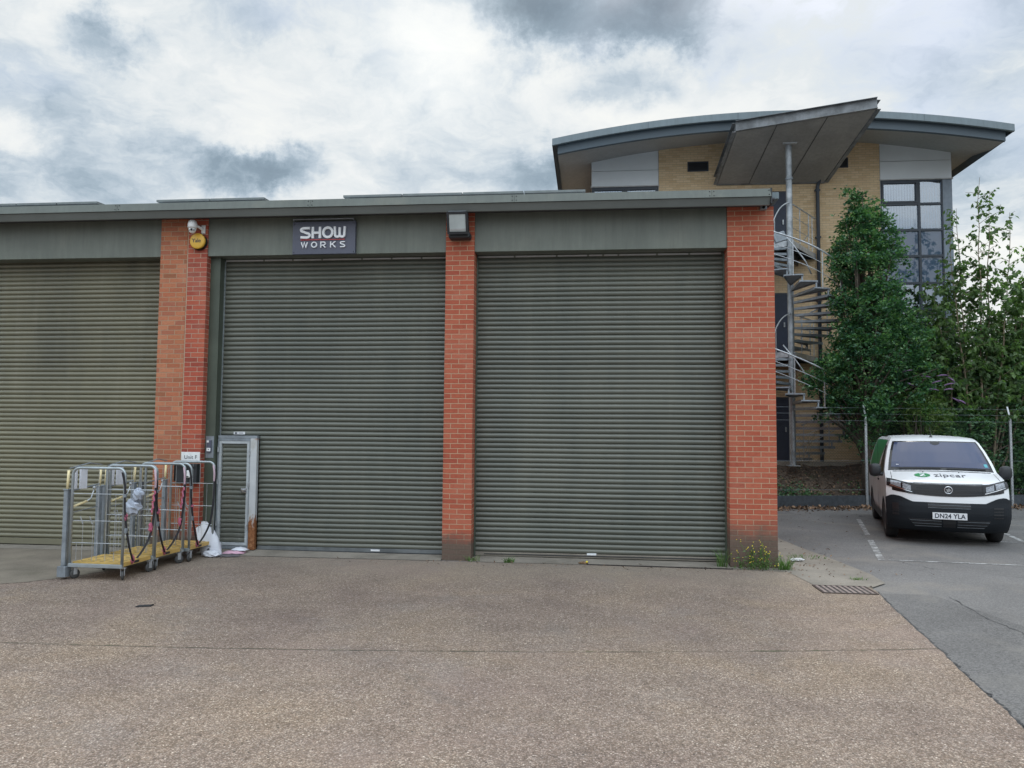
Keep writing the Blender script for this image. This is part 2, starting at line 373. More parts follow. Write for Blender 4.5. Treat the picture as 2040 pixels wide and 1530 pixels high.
# exposed aggregate concrete
def aggregate(name, tint):
    m, g = mat(name); P = g.n('NewGeometry').outputs['Position']; s = g.n('SeparateXYZ', i0=P)
    def col(sc, stops, rnd=1.0):
        v = g.n('TexVoronoi', dict(feature='F1'), Vector=P, Scale=sc, Randomness=rnd)
        return g.ramp(g.n('SeparateColor', i0=v.outputs['Color']).outputs[0], stops), v
    st = [(0, (.05, .042, .038)), (.2, (.13, .105, .088)), (.42, (.25, .20, .165)), (.62, (.34, .275, .225)), (.8, (.31, .285, .27)), (.93, (.52, .465, .40)), (1, (.78, .75, .70))]
    c1, v1 = col(84, st); c2, v2 = col(46, st); c3, v3 = col(180, st)
    c = g.mix(.36, c1, c2); c = g.mix(.4, c, c3); c = g.mix(.06, c, (.22, .185, .155))
    gm = g.sstep(v1.outputs['Distance'], .38, .68); c = g.mix(g.math('MULTIPLY', gm, .65), c, (.095, .078, .062))
    wh = g.n('TexVoronoi', dict(feature='F1'), Vector=P, Scale=23.0)
    wr = g.n('SeparateColor', i0=wh.outputs['Color']).outputs[1]
    fl = g.math('MULTIPLY', g.math('LESS_THAN', wh.outputs['Distance'], .13), g.math('GREATER_THAN', wr, .72)); c = g.mix(fl, c, (.66, .62, .56))
    fd = g.math('MULTIPLY', g.math('LESS_THAN', wh.outputs['Distance'], .16), g.math('LESS_THAN', wr, .12)); c = g.mix(fd, c, (.05, .045, .04))
    big = g.noise(P, .55, 6, .62, .4); mid = g.noise(P, 2.6, 5, .6)
    c = g.mix(1.0, c, g.ramp(big, [(.30, (.80, .78, .82)), (.5, (1, 1, 1)), (.68, (1.10, 1.07, .98))]), 'MULTIPLY')
    c = g.mix(.8, c, g.ramp(mid, [(.3, (.86, .85, .84)), (.7, (1.10, 1.10, 1.10))]), 'MULTIPLY')
    c = g.mix(1.0, c, tint, 'MULTIPLY')
    # worn smoother band by the doors
    sm = g.math('MULTIPLY', g.sstep(g.math('ADD', s.outputs[1], g.math('MULTIPLY', big, 2.0)), -1.2, .9), .45)
    c = g.mix(sm, c, (.27, .235, .19))
    ol = g.sstep(g.noise(g.vm('ADD', P, (31, 7, 0)), 1.1, 7, .7, .8), .60, .70); c = g.mix(g.math('MULTIPLY', ol, .24), c, (.085, .075, .070))
    pk = g.sstep(g.noise(g.vm('ADD', P, (3, 17, 0)), .35, 4, .6, .3), .50, .66); c = g.mix(g.math('MULTIPLY', pk, .22), c, (.30, .215, .18))
    gy = g.sstep(g.noise(g.vm('ADD', P, (13, 2, 0)), .8, 6, .7, .3), .52, .66); c = g.mix(g.math('MULTIPLY', gy, .12), c, (.22, .215, .215))
    sp = g.n('TexVoronoi', dict(feature='F1'), Vector=P, Scale=4.0); spr = g.n('SeparateColor', i0=sp.outputs['Color']).outputs[0]
    c = g.mix(g.math('MULTIPLY', g.math('MULTIPLY', g.sstep(sp.outputs['Distance'], .10, .04), g.math('GREATER_THAN', spr, .86)), .6), c, (.07, .062, .058))
    # joint across the slab, with moss in it
    x = s.outputs[0]; jy = g.math('ADD', g.math('MULTIPLY', x, .085), g.math('MULTIPLY', g.math('MULTIPLY', x, x), .010))
    dj = g.math('ABSOLUTE', g.math('SUBTRACT', g.math('SUBTRACT', s.outputs[1], -4.64), g.math('ADD', jy, g.math('MULTIPLY', g.math('SUBTRACT', g.noise(P, 5, 4, .6), .5), .05))))
    patchy = g.sstep(g.noise(P, 2.2, 4, .7), .38, .6)
    jl = g.math('MULTIPLY', g.sstep(dj, .022, .005), g.math('ADD', .25, g.math('MULTIPLY', patchy, .65)))
    c = g.mix(jl, c, (.055, .050, .035))
    mo = g.math('MULTIPLY', g.sstep(dj, .05, .0), g.sstep(g.noise(P, 3.3, 3, .6), .58, .68)); c = g.mix(g.math('MULTIPLY', mo, .7), c, (.06, .075, .03))
    jh = g.sstep(dj, .03, .0)
    # long tyre scuffs
    tn = g.noise(g.vm('MULTIPLY', P, (.35, 3.0, 1)), 1.6, 5, .6, .5); c = g.mix(g.math('MULTIPLY', g.sstep(tn, .60, .75), .25), c, (.12, .10, .09))
    b_ = g.n('BsdfPrincipled', Base_Color=c, Roughness=.86); b_.inputs['Specular IOR Level'].default_value = .3
    h = g.math('SUBTRACT', g.math('MULTIPLY', v1.outputs['Distance'], -1.0), g.math('MULTIPLY', jh, 2.5))
    g.t.links.new(bump(g, h, .004, .7), b_.inputs['Normal']); out(g, b_.outputs[0])
aggregate('aggregate', (1.04, .945, .875))
def asphalt(name, lo, hi, dust, dustamt):
    m, g = mat(name); P = g.n('NewGeometry').outputs['Position']
    v = g.n('TexVoronoi', dict(feature='F1'), Vector=P, Scale=85.0); k = g.n('SeparateColor', i0=v.outputs['Color']).outputs[0]
    c = g.mix(k, lo, hi)
    big = g.noise(P, .5, 6, .62, .5); c = g.mix(1.0, c, g.ramp(big, [(.3, .80), (.5, 1.0), (.7, 1.2)]), 'MULTIPLY')
    c = g.mix(g.math('MULTIPLY', g.sstep(g.noise(g.vm('ADD', P, (7, 3, 0)), .8, 7, .68, .6), .48, .70), dustamt), c, dust)
    cr = g.n('TexVoronoi', dict(feature='DISTANCE_TO_EDGE'), Vector=g.vm('ADD', P, g.vm('MULTIPLY', g.noise(P, 1.5, 5, .6, out=1), (.8, .8, 0))), Scale=.33)
    ck = g.math('MULTIPLY', g.sstep(cr.outputs['Distance'], .006, .001), g.sstep(g.noise(P, .7, 3, .5), .45, .55)); c = g.mix(g.math('MULTIPLY', ck, .7), c, (.03, .03, .03))
    b_ = g.n('BsdfPrincipled', Base_Color=c, Roughness=.8); b_.inputs['Specular IOR Level'].default_value = .35
    g.t.links.new(bump(g, g.math('MULTIPLY', v.outputs['Distance'], -1.0), .004, .6), b_.inputs['Normal']); out(g, b_.outputs[0])
asphalt('asphalt', (.105, .101, .099), (.195, .187, .180), (.235, .21, .18), .55)
asphalt('asphalt_dark', (.076, .073, .071), (.160, .154, .150), (.205, .19, .17), .45)
def paint_line(name):
    m, g = mat(name); P = g.n('NewGeometry').outputs['Position']
    wn = g.sstep(g.noise(P, 5, 9, .8), .43, .53)
    c = g.mix(wn, (.46, .46, .45), (.165, .16, .155))
    b_ = g.n('BsdfPrincipled', Base_Color=c, Roughness=.7); out(g, b_.outputs[0])
paint_line('worn_paint')
m, g = mat('soil'); P = g.n('NewGeometry').outputs['Position']
c = g.ramp(g.noise(P, 9, 8, .75), [(.3, (.035, .026, .019)), (.5, (.085, .062, .045)), (.7, (.19, .14, .10))])
c = g.mix(g.math('MULTIPLY', g.sstep(g.noise(P, 1.7, 5, .6), .55, .68), .6), c, (.035, .055, .022))
b_ = g.n('BsdfPrincipled', Base_Color=c, Roughness=.95); g.t.links.new(bump(g, g.noise(P, 14, 6, .7), .03, 1), b_.inputs['Normal']); out(g, b_.outputs[0])
def leafmat(name, stops, trans=.25, gloss=.35):
    m, g = mat(name); ge = g.n('NewGeometry'); r_ = ge.outputs['Random Per Island']
    cl = g.noise(ge.outputs['Position'], 2.4, 3, .6)
    k = g.math('ADD', g.math('MULTIPLY', r_, .55), g.math('MULTIPLY', g.sstep(cl, .3, .7), .45))
    c = g.ramp(k, stops)
    b_ = g.n('BsdfPrincipled', Base_Color=c, Roughness=gloss); b_.inputs['Specular IOR Level'].default_value = .35
    t = g.n('BsdfTranslucent', Color=g.mix(1.0, c, (1.3, 1.6, .6), 'MULTIPLY'))
    mx = g.n('MixShader', i0=trans, i1=b_.outputs[0], i2=t.outputs[0]); out(g, mx.outputs[0])
leafmat('leaf_hornbeam', [(0, (.020, .060, .042)), (.3, (.042, .115, .065)), (.6, (.090, .195, .095)), (.85, (.175, .30, .135)), (1, (.27, .39, .17))], .35)
leafmat('leaf_young', [(0, (.05, .085, .045)), (.5, (.11, .18, .08)), (1, (.22, .33, .13))], .45)
leafmat('leaf_laurel', [(0, (.03, .08, .048)), (.4, (.075, .165, .085)), (.75, (.15, .27, .125)), (1, (.24, .37, .16))], .3, .35)
leafmat('leaf_buddleia', [(0, (.05, .09, .03)), (.5, (.10, .17, .05)), (1, (.20, .27, .08))], .3)
leafmat('grass', [(0, (.05, .09, .03)), (.6, (.10, .20, .05)), (1, (.25, .25, .12))], .25)
leafmat('leaf_far', [(0, (.02, .04, .02)), (1, (.07, .12, .05))], .2)
leafmat('litter', [(0, (.05, .033, .022)), (.4, (.15, .09, .055)), (.75, (.28, .18, .11)), (1, (.48, .36, .24))], 0, .8)
def glass(name, tint, refl=.05, opac=.25):
    m, g = mat(name)
    tr = g.n('BsdfTransparent', Color=(tuple(tint)+(1,))); gl_ = g.n('BsdfGlossy', Color=(.85, .92, 1.0, 1), Roughness=.02)
    lw = g.n('Fresnel', IOR=1.6); f = g.math('ADD', g.math('MULTIPLY', lw.outputs[0], 1.6), refl, clamp=True)
    mx = g.n('MixShader', i0=f, i1=tr.outputs[0], i2=gl_.outputs[0]); out(g, mx.outputs[0])
glass('glass_office', (.55, .62, .70), .16)
glass('glass_van', (.25, .30, .36), .20)
m, g = mat('glass_blue'); b_ = g.n('BsdfPrincipled', Base_Color=(.07, .105, .17, 1), Roughness=.04, Metallic=0.0); b_.inputs['IOR'].default_value = 1.9; out(g, b_.outputs[0])
#@@PART2
# ------------------------------------------------------------------ ground
def sheet(name, poly, z, mt):
    m = MB(); m.add([(x, y, z) for x, y in poly], [tuple(range(len(poly)))]); return tag(m.build(name, mt), kind='structure')
sheet('ground', [(-300, -200), (300, -200), (300, 400), (-300, 400)], -.012, M['asphalt'])
edge = [(4.534, -16.0), (5.046, -5.755), (5.103, -5.402), (5.151, -4.995), (5.208, -4.569), (5.303, -4.02), (5.382, -3.37), (5.533, -2.359), (5.686, -1.42)]
edge = [(x+random.Random(i).uniform(-.006, .006), y) for i, (x, y) in enumerate(edge)]
edge2 = []
for (a, b) in zip(edge[:-1], edge[1:]):
    for k in range(8):
        t = k/8; edge2.append((a[0]+(b[0]-a[0])*t+random.Random(str(a)+str(k)).uniform(-.007, .007), a[1]+(b[1]-a[1])*t))
edge2.append(edge[-1])
sheet('apron', [(-30, -16)] + edge2 + [(5.70, -1.18), (5.02, -1.10), (4.92, -.25), (4.2, -.16), (2.0, -.13), (0, -.12), (-3.0, -.15), (-4.5, -.1), (-5.5, .6), (-30, .6)], 0.0, M['aggregate'])
sheet('road', [(4.3, -16)] + edge2[:-4] + [(5.7, -1.5), (6.3, -1.5), (6.55, -2.8), (6.7, -4.2), (6.9, -6), (7.4, -9), (8, -16)], -.008, M['asphalt_dark'])
sheet('path', [(4.15, -.17), (4.92, -.27), (5.02, -1.13), (5.72, -1.2), (5.98, -.9), (6.02, -.3), (5.96, .25), (5.86, 1.1), (5.70, 2.1), (5.62, 3.0), (5.45, 9), (4.15, 9)], .004, M['concrete_smooth'])
sheet('path', [(-30, -3.6), (-7, -3.1), (-5.4, -2.75), (-4.75, -2.35), (-4.40, -1.9), (-4.1, -1.1), (-3.95, -.6), (-3.9, -.16), (-4.5, -.11), (-5.0, -.03), (-30, -.03)], .004, M['concrete_brown'])
tl = MB()
tl.add([(-3.82, -.15, .005), (0, -.12, .005), (0, .42, .035), (-3.82, .42, .05)], [(0, 1, 2, 3)])
tl.add([(.44, -.12, .005), (4.195, -.16, .005), (4.195, .42, .02), (.44, .42, .03)], [(0, 1, 2, 3)])
tl.add([(-12, -.02, .005), (-4.6, -.02, .005), (-4.6, .42, .02), (-12, .42, .02)], [(0, 1, 2, 3)])
tag(tl.build('pavement', M['concrete_smooth']), kind='structure')
# crack in the asphalt beside the apron
ck = MB(); rr = random.Random(4)
def crack(pts, wd, z=-.005):
    P_ = []
    for (a, b) in zip(pts[:-1], pts[1:]):
        n = max(2, int(math.dist(a, b)/.08))
        for k in range(n): t = k/n; P_.append((a[0]+(b[0]-a[0])*t+rr.gauss(0, .012), a[1]+(b[1]-a[1])*t+rr.gauss(0, .012)))
    P_.append(pts[-1])
    for a, b in zip(P_[:-1], P_[1:]):
        dx, dy = b[0]-a[0], b[1]-a[1]; L = math.hypot(dx, dy) or 1; q = wd*rr.uniform(.25, 1)/L
        ck.add([(a[0]-dy*q, a[1]+dx*q, z), (b[0]-dy*q, b[1]+dx*q, z), (b[0]+dy*q, b[1]-dx*q, z), (a[0]+dy*q, a[1]-dx*q, z)], [(3, 2, 1, 0)])
crack([(6.45, -1.6), (6.36, -2.6), (6.42, -3.4), (6.52, -4.0), (6.6, -4.6), (6.8, -5.6)], .010)
crack([(6.45, -3.5), (7.1, -3.6), (8.0, -3.3)], .005)
crack([(6.5, -3.9), (7.2, -4.4), (7.9, -4.6)], .006)
for a, b in zip(edge2[:-1], edge2[1:]):
    if a[1] > -9: crack([(a[0]+.012, a[1]), (b[0]+.012, b[1])], rr.choice((.012, .016, .022)), -.004)
tag(ck.build('asphalt_cracks', M['near_black']), kind='structure')
# bay markings
pl = MB()
def line(a, b, wd, z=-.0075):
    dx, dy = b[0]-a[0], b[1]-a[1]; L = math.hypot(dx, dy); q = wd/2/L; n = max(1, int(L/.5))
    pl.add([(a[0]-dy*q, a[1]+dx*q, z), (b[0]-dy*q, b[1]+dx*q, z), (b[0]+dy*q, b[1]-dx*q, z), (a[0]+dy*q, a[1]-dx*q, z)], [(3, 2, 1, 0)])
line((6.75, 1.03), (10.8, .62), .07); line((7.8, 3.45), (12.5, 3.2), .06)
line((6.62, .95), (7.25, 3.2), .10); line((7.45, 3.9), (8.2, 6.6), .09); line((9.9, 3.1), (10.9, 7.2), .09)
tag(pl.build('parking_lines', M['worn_paint']), kind='structure')
# planted bank rising to the office building
def yf(x): return 9.36 + .24*(x-9.36)
def hb(x, y):
    t = min(1, max(0, (y-yf(x)-.15)/max(.8, (12.2-yf(x)))))
    s = t*t*(3-2*t)*.98
    return s + (.05*math.sin(x*3.1+y*1.7)*math.sin(y*2.3-x*.7) + .03*math.sin(x*7.3)*math.sin(y*6.1))*min(1, t*4)*(1 if t < .95 else .3)
bk = MB(); xs = [-12, 0] + [4.9+i*.2 for i in range(70)] + [20, 26, 34, 45, 60]; ys = None
rows = []
for k in range(46):
    row = []
    for x in xs:
        y0 = yf(x)+.05; y = y0 + (k*.12 if k < 40 else 4.7 + (k-40)*9)
        row.append((x, y, (hb(x, y) if k else -.05)))
    rows.append(row)
bk.grid(rows); tag(bk.build('bank', M['soil'], smooth=True), kind='structure')

# ------------------------------------------------------------------ warehouse unit
U_ = (0, 0, 0)
unit = thing('warehouse', 'red brick and green clad industrial unit with three tall roller shutter doors', 'warehouse', U_)
def pier(x0, x1, mt, y1=.3, z0=-.03, lab=None):
    m = MB(); m.box(x0, x1, 0, y1, z0, 5.235); o = m.build('brick_pier', mt, unit, bevel=.004)
    if lab: tag(o, lab)
    return o
pier(-4.598, -4.153, M['brick_old'], .34, lab='older paler brick half of the left pier')
m = MB(); m.box(-4.152, -4.139, .006, .3, 0, 5.23); m.build('mortar_joint', M['mortar_strip'], unit)
pier(-4.138, -3.82, M['brick_left'])
pier(0, .44, M['brick_mid'])
pier(4.195, 4.86, M['brick_right'], .5)
m = MB(); m.box(-12, -11.4, 0, .34, -.03, 5.235); m.build('brick_pier', M['brick_old'], unit)
# walls behind
m = MB(); m.box(-12, 4.855, 9.6, 9.9, -.03, 5.3); m.box(4.555, 4.855, .503, 9.597, -.03, 5.3); m.box(-12, -11.7, .345, 9.597, -.03, 5.3)
m.build('wall', M['brick_right'], unit)
# fascia panels between piers, with their undersides
for x0, x1 in ((-12, -4.600), (-3.818, -.002), (.442, 4.193)):
    m = MB(); m.box(x0, x1, .02, .27, 4.636, 5.236); m.build('fascia_panel', M['steel_green'], unit, bevel=.004)
for x0, x1 in ((-3.66, -.004), (.444, 4.191)):
    m = MB(); rr = random.Random(int(x0*10)); x = x0+.02
    while x < x1-.1:
        L = rr.choice([.45, .55, .62, .2]); e = min(x+L, x1-.01); m.box(x, e, .262, .2775, 4.600, 4.622); x = e+.03
    m.build('brush_strip', M['strip_pale'], unit)
# eaves: soffit, two stage trim, roof
m = MB(); m.box(-12.2, 4.80, -.33, .6, 5.238, 5.262); m.build('soffit', M['soffit_dark'], unit)
m = MB()
m.prism([(-.352, 5.268), (-.30, 5.168), (-.262, 5.168), (-.262, 5.236), (-.24, 5.30)], 0, -12.2, 4.735); m.build('gutter_trim', M['trim_low'], unit)
segs = [-12.2, -8.6, -5.12, -2.02, 1.08, 3.92, 4.745]
for a, b in zip(segs[:-1], segs[1:]):
    m = MB(); m.prism([(-.372, 5.272), (-.345, 5.392), (-.16, 5.41), (-.16, 5.30), (-.30, 5.28)], 0, a+.002, b-.002); m.mi = 1
    for x in (a+.03, b-.03):
        for z, y in ((5.30, -.370), (5.365, -.356)): m.sphere((x, y, z), .008, .005, .008, 8, 5)
    m.build('eaves_trim', [M['trim_green'], M['near_black']], unit)
m = MB(); m.box(4.737, 4.76, -.36, -.14, 5.17, 5.40); m.build('gutter_end_cap', M['near_black'], unit, bevel=.006)
m = MB(); m.add([(-12.2, -.155, 5.395), (4.9, -.155, 5.395), (4.9, 4.9, 5.86), (-12.2, 4.9, 5.86), (4.9, 10, 5.40), (-12.2, 10, 5.40), (-12.2, -.155, 5.30), (4.9, -.155, 5.30), (4.9, 10, 5.28), (-12.2, 10, 5.28)],
                    [(0, 1, 2, 3), (3, 2, 4, 5), (6, 7, 1, 0), (7, 8, 4, 2, 1), (6, 0, 3, 5, 9), (9, 5, 4, 8), (6, 9, 8, 7)]); m.build('roof', M['roof_metal'], unit)
# roller shutters
def slat_curtain(x0, x1, z0, z1, y, pitch=.075, depth=.019, seg=9):
    m = MB(); prof = []
    n = int(math.ceil((z1-z0)/pitch))
    rs = random.Random(int(x0*7)+n)
    for i in range(n):
        jy = rs.gauss(0, .0012); jd = rs.uniform(.92, 1.08)
        zb = z1-(i+1)*pitch
        if zb < z0-.001: break
        for k in range(seg):
            t = k/(seg-1)      # 0 bottom .. 1 top of slat
            yy = y + jy - depth*jd*math.sin(math.pi*min(1, t*.98+.02))**.8 if k not in (0, seg-1) else y+(.007 if k == 0 else .002)
            prof.append((zb + pitch*(.05+t*.93), yy))
    prof.sort()
    nx = 14; ph = rs.uniform(0, 6)
    rows = [[(x0+(x1-x0)*q/nx, yy+.0022*math.sin(q*.9+ph+z*.8)+.0012*math.sin(q*2.3+z*2.1), z+.0016*math.sin(q*.7+z*1.3+ph)*(0 < q < nx)) for q in range(nx+1)] for z, yy in prof]
    m.grid(rows); return m, prof[0][0]
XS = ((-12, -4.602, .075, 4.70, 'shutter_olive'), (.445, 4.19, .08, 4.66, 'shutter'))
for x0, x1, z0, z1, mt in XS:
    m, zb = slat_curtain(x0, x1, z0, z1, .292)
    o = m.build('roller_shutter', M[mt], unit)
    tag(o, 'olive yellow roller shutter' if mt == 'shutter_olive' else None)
    m = MB(); m.box(x0, x1, .272, .31, .03, zb-.002); m.build('bottom_rail', M['concrete_smooth'] if mt == 'shutter' else M['shutter_olive'], unit, bevel=.003)
m = MB(); m.box(.6, 4.1, .260, .270, .055, .066); m.build('weather_bar', M['near_black'], unit)
m = MB(); m.box(2.15, 2.29, .255, .2615, .075, .105); m.build('maker_plate', M['plate_white'], unit)
# middle shutter: upper curtain, right-hand curtain beside the wicket
m, zb = slat_curtain(-3.66, -.004, .15, 4.66, .292); 
keep = MB()
m2, _ = slat_curtain(-3.64, -.004, 1.8095, 4.66, .292); m3, zb3 = slat_curtain(-2.995, -.004, .08, 1.81, .292)
o = m2.build('roller_shutter', M['shutter'], unit); m3.build('lower_curtain', M['shutter'], o)
m = MB(); m.box(-2.99, -.004, .270, .31, .036, .092); m.build('bottom_rail', M['bottom_steel'], o, bevel=.004)
m = MB(); m.box(-3.3, -.004, .262, .33, .012, .034); m.build('floor_seal', M['near_black'], o)
m = MB(); m.box(-1.16, -1.02, .255, .262, .055, .082); m.build('maker_plate', M['plate_white'], o)
m = MB(); m.box(-3.42, -3.235, .255, .265, 1.83, 1.87); tag(m.build('door_notice', M['plate_white'], unit), 'small white strip plate above the wicket door')
m = MB(); m.box(-3.40, -3.36, .2525, .2545, 1.838, 1.862); m.box(-3.34, -3.26, .2525, .2545, 1.854, 1.858); m.box(-3.34, -3.26, .2525, .2545, 1.844, 1.848); m.build('notice_print', M['text_dark'], unit)
# jamb and guides
m = MB(); m.box(-3.8185, -3.656, .12, .30, 0, 4.634); m.build('door_jamb', M['jamb_green'], unit, bevel=.003)
m = MB(); m.box(-3.655, -3.641, .262, .290, .02, 4.60); m.build('guide_rail', M['cage_steel'], unit)
for xa, xb in ((-.03, -.004), (.4435, .465), (4.17, 4.1925), (-4.63, -4.602)):
    m = MB(); m.box(xa, xb, .235, .285, .02, 4.6); m.build('guide_rail', M['jamb_green'], unit)
# wicket door
wk = MB()
def frame(m, x0, x1, z0, z1, y0, y1, t, tb=None):
    tb = t if tb is None else tb
    m.box(x0, x0+t, y0, y1, z0, z1); m.box(x1-t, x1, y0, y1, z0, z1)
    m.box(x0+t, x1-t, y0, y1, z1-t, z1); m.box(x0+t, x1-t, y0, y1, z0, z0+tb); return m
frame(wk, -3.628, -3.125, .10, 1.725, .20, .245, .042); wk2 = wk.build('wicket_door', M['door_steel'], unit, bevel=.003)
m, _ = slat_curtain(-3.588, -3.165, .139, 1.69, .243, .07385, .012); m.build('door_leaf', M['shutter'], wk2)
m = MB(); m.box(-3.644, -3.628, .19, .26, .05, 1.745); m.box(-3.640, -3.0, .19, .275, 1.768, 1.812); m.box(-3.644, -3.11, .195, .26, 1.728, 1.767); m.box(-3.122, -3.108, .19, .26, .05, 1.727); m.box(-3.64, -3.11, .21, .27, .045, .095); m.build('door_frame', M['galv_dull'], wk2)
m = MB(); m.box(-3.245, -3.15, .182, .199, .92, .99); m.box(-3.22, -3.17, .150, .181, .955, .972); m.sphere((-3.2, .165, .955), .022, .014, .018); m.build('handle', M['chrome'], wk2, bevel=.003)
for z in (.35, 1.0, 1.5):
    m = MB(); m.box(-3.128, -3.108, .165, .189, z, z+.08); m.build('hinge', M['galv'], wk2)
    m = MB(); m.box(-3.634, -3.618, .165, .189, z+.05, z+.13); m.build('hinge', M['galv'], wk2)
m = MB(); m.box(-3.106, -3.0, .185, .262, .04, 1.767); tag(m.build('door_post', M['rusty_post'], unit, bevel=.004), 'pale galvanised post with a rust brown foot')

# ------------------------------------------------------------------ things on the facade
def local_thing(name, label, cat, loc, group=None): return thing(name, label, cat, loc, 0, group)
t = local_thing('shop_sign', 'dark slate sign with white raised lettering on the green fascia', 'sign', (-1.91, .02, 4.625))
L0 = (-1.91, .02, 4.625)
m = MB(); m.box(-2.41, -1.41, -.045, -.001+.018, 4.628, 5.135); m.mi = 1
for x in (-2.385, -1.435):
    for z in (4.655, 5.10): m.sphere((x, -.047, z), .008, .004, .008, 8, 5)
m.build('sign_board', [M['sign_slate'], M['near_black']], t, L0, bevel=.003)
m = MB(); m.tube([(-2.39, -.085, 5.165), (-1.43, -.085, 5.165)], .012); m.box(-2.395, -2.375, -.085, .015, 5.145, 5.158); m.box(-1.445, -1.425, -.085, .015, 5.145, 5.158); m.build('light_bar', M['galv_dull'], t, L0)
def word_show(x0, z0, W, H, y0, y1, wd):
    m = MB(); u = W/4.12
    # S
    stroke(m, [(x0+.86*u, z0+H-wd/2)] + [(x0+.42*u, z0+H-wd/2)] + arc(x0+.36*u, z0+H*.735, .30*u, H*.265-wd/2, 95, 262, 8) + [(x0+.52*u, z0+H*.47)] + arc(x0+.56*u, z0+H*.265, .30*u, H*.235-wd*.2, 82, -85, 8) + [(x0+.03*u, z0+wd/2)], wd, y0, y1)
    x = x0+1.02*u
    stroke(m, [(x+.12*u, z0), (x+.12*u, z0+H)], wd, y0, y1); stroke(m, [(x+.78*u, z0), (x+.78*u, z0+H)], wd, y0, y1); stroke(m, [(x+.12*u+wd/2, z0+H*.48), (x+.78*u-wd/2, z0+H*.48)], wd*.95, y0+.0004, y1)
    x = x0+2.02*u
    stroke(m, arc(x+.50*u, z0+H*.5, .42*u, H*.5-wd/2+.004, 0, 345, 22)+[], wd, y0, y1, True)
    x = x0+3.08*u
    stroke(m, [(x+.06*u, z0+H), (x+.10*u, z0+H*.45)] + arc(x+.31*u, z0+H*.26, .20*u, H*.26-wd/2, 190, 350, 8) + [(x+.52*u, z0+H*.5), (x+.52*u, z0+H*.92)], wd*.92, y0, y1)
    stroke(m, [(x+.52*u, z0+H*.45)] + arc(x+.74*u, z0+H*.26, .20*u, H*.26-wd/2, 190, 350, 8) + [(x+.96*u, z0+H*.45), (x+.98*u, z0+H)], wd*.92, y0-.0004, y1)
    return m
word_show(-2.277, 4.868, .716, .178, -.078, -.0455, .036).build('lettering', M['letter_white'], t, L0)
m = MB(); m.box(-2.277, -1.572, -.060, -.0455, 4.843, 4.853); m.build('underline', M['line_red'], t, L0)
def letters_works(x0, z0, W, H, y0, y1, wd):
    m = MB(); a = z0+wd/2; b = z0+H-wd/2; sp = W*.235; cw = W*.125; e = 1e-4
    x = x0; stroke(m, [(x, b), (x+cw*.30, a), (x+cw*.56, b), (x+cw*.84, a), (x+cw*1.12, b)], wd, y0, y1)
    x = x0+sp*.98; stroke(m, arc(x+cw*.5, z0+H*.5, cw*.46, H*.5-wd/2, 0, 340, 18), wd, y0, y1, True)
    x = x0+sp*1.9; stroke(m, [(x, z0), (x, b), (x+cw*.55, b)] + arc(x+cw*.55, z0+H*.68, cw*.25, H*.32-wd/2, 90, -90, 6) + [(x, z0+H*.37)], wd, y0, y1); stroke(m, [(x+cw*.45, z0+H*.36), (x+cw*.85, z0)], wd, y0-.0004, y1)
    x = x0+sp*2.85; stroke(m, [(x, z0), (x, z0+H)], wd, y0, y1); stroke(m, [(x+cw*.85, z0+H), (x+wd*.4, z0+H*.45)], wd, y0-.0004, y1); stroke(m, [(x+cw*.3, z0+H*.55), (x+cw*.9, z0)], wd, y0-.0008, y1)
    x = x0+sp*3.76; stroke(m, [(x+cw*.86, b), (x+cw*.3, b)] + arc(x+cw*.3, z0+H*.74, cw*.24, H*.26-wd/2, 95, 265, 6) + [(x+cw*.6, z0+H*.5)] + arc(x+cw*.62, z0+H*.26, cw*.24, H*.24-wd/2, 85, -85, 6) + [(x+cw*.02, a)], wd, y0, y1)
    return m
letters_works(-2.262, 4.722, .70, .094, -.068, -.0455, .015).build('lettering', M['letter_white'], t, L0)

t = local_thing('security_camera', 'white dome security camera at the top of the left brick pier', 'camera', (-3.93, 0, 5.06)); L0 = (-3.93, 0, 5.06)
m = MB(); m.box(-3.92, -3.855, -.025, -.001, 4.99, 5.12); m.tube([(-3.89, -.02, 5.05), (-3.93, -.10, 5.08), (-3.99, -.16, 5.09)], .022); m.build('bracket', M['white_plastic'], t, L0, bevel=.004)
m = MB(); m.lathe([(.004, .14), (.035, .132), (.058, .11), (.070, .07), (.072, .02), (.066, .0), (.0, .0)], (-3.985, -.17, 5.035), n=20); m.build('housing', M['white_plastic'], t, L0, smooth=True)
m = MB(); m.sphere((-3.985, -.17, 5.02), .056, .056, .066, 18, 12); dome = m.build('camera_head', M['white_plastic'], t, L0, smooth=True)
m = MB(); m.sphere((-3.972, -.222, 5.005), .020, .012, .020); m.sphere((-4.006, -.214, 4.998), .010, .01, .010); m.sphere((-3.94, -.206, 4.998), .010, .01, .01); m.build('lens', M['black_gloss'], dome, L0, smooth=True)

t = local_thing('alarm_box', 'round yellow alarm box below the dome camera', 'alarm', (-3.96, 0, 4.855)); L0 = (-3.96, 0, 4.855)
m = MB(); m.lathe([(0, -.001), (.128, -.001), (.130, -.012), (.124, -.05)], (-3.945, 0, 4.85), 'y', 32); m.build('back_plate', M['black'], t, L0, smooth=True)
m = MB(); m.lathe([(.122, -.03), (.126, -.055), (.120, -.072), (.104, -.078), (0, -.080)], (-3.955, 0, 4.862), 'y', 32); m.build('cover', M['alarm_yellow'], t, L0, smooth=True)
m = text_mb('Yale', .148, .062, .001, .92, .012); m2 = MB(); m2.add([(x-4.04, -.0805+y, z+4.835) for x, y, z in m.v], m.f); m2.build('lettering', M['text_dark'], t, L0)

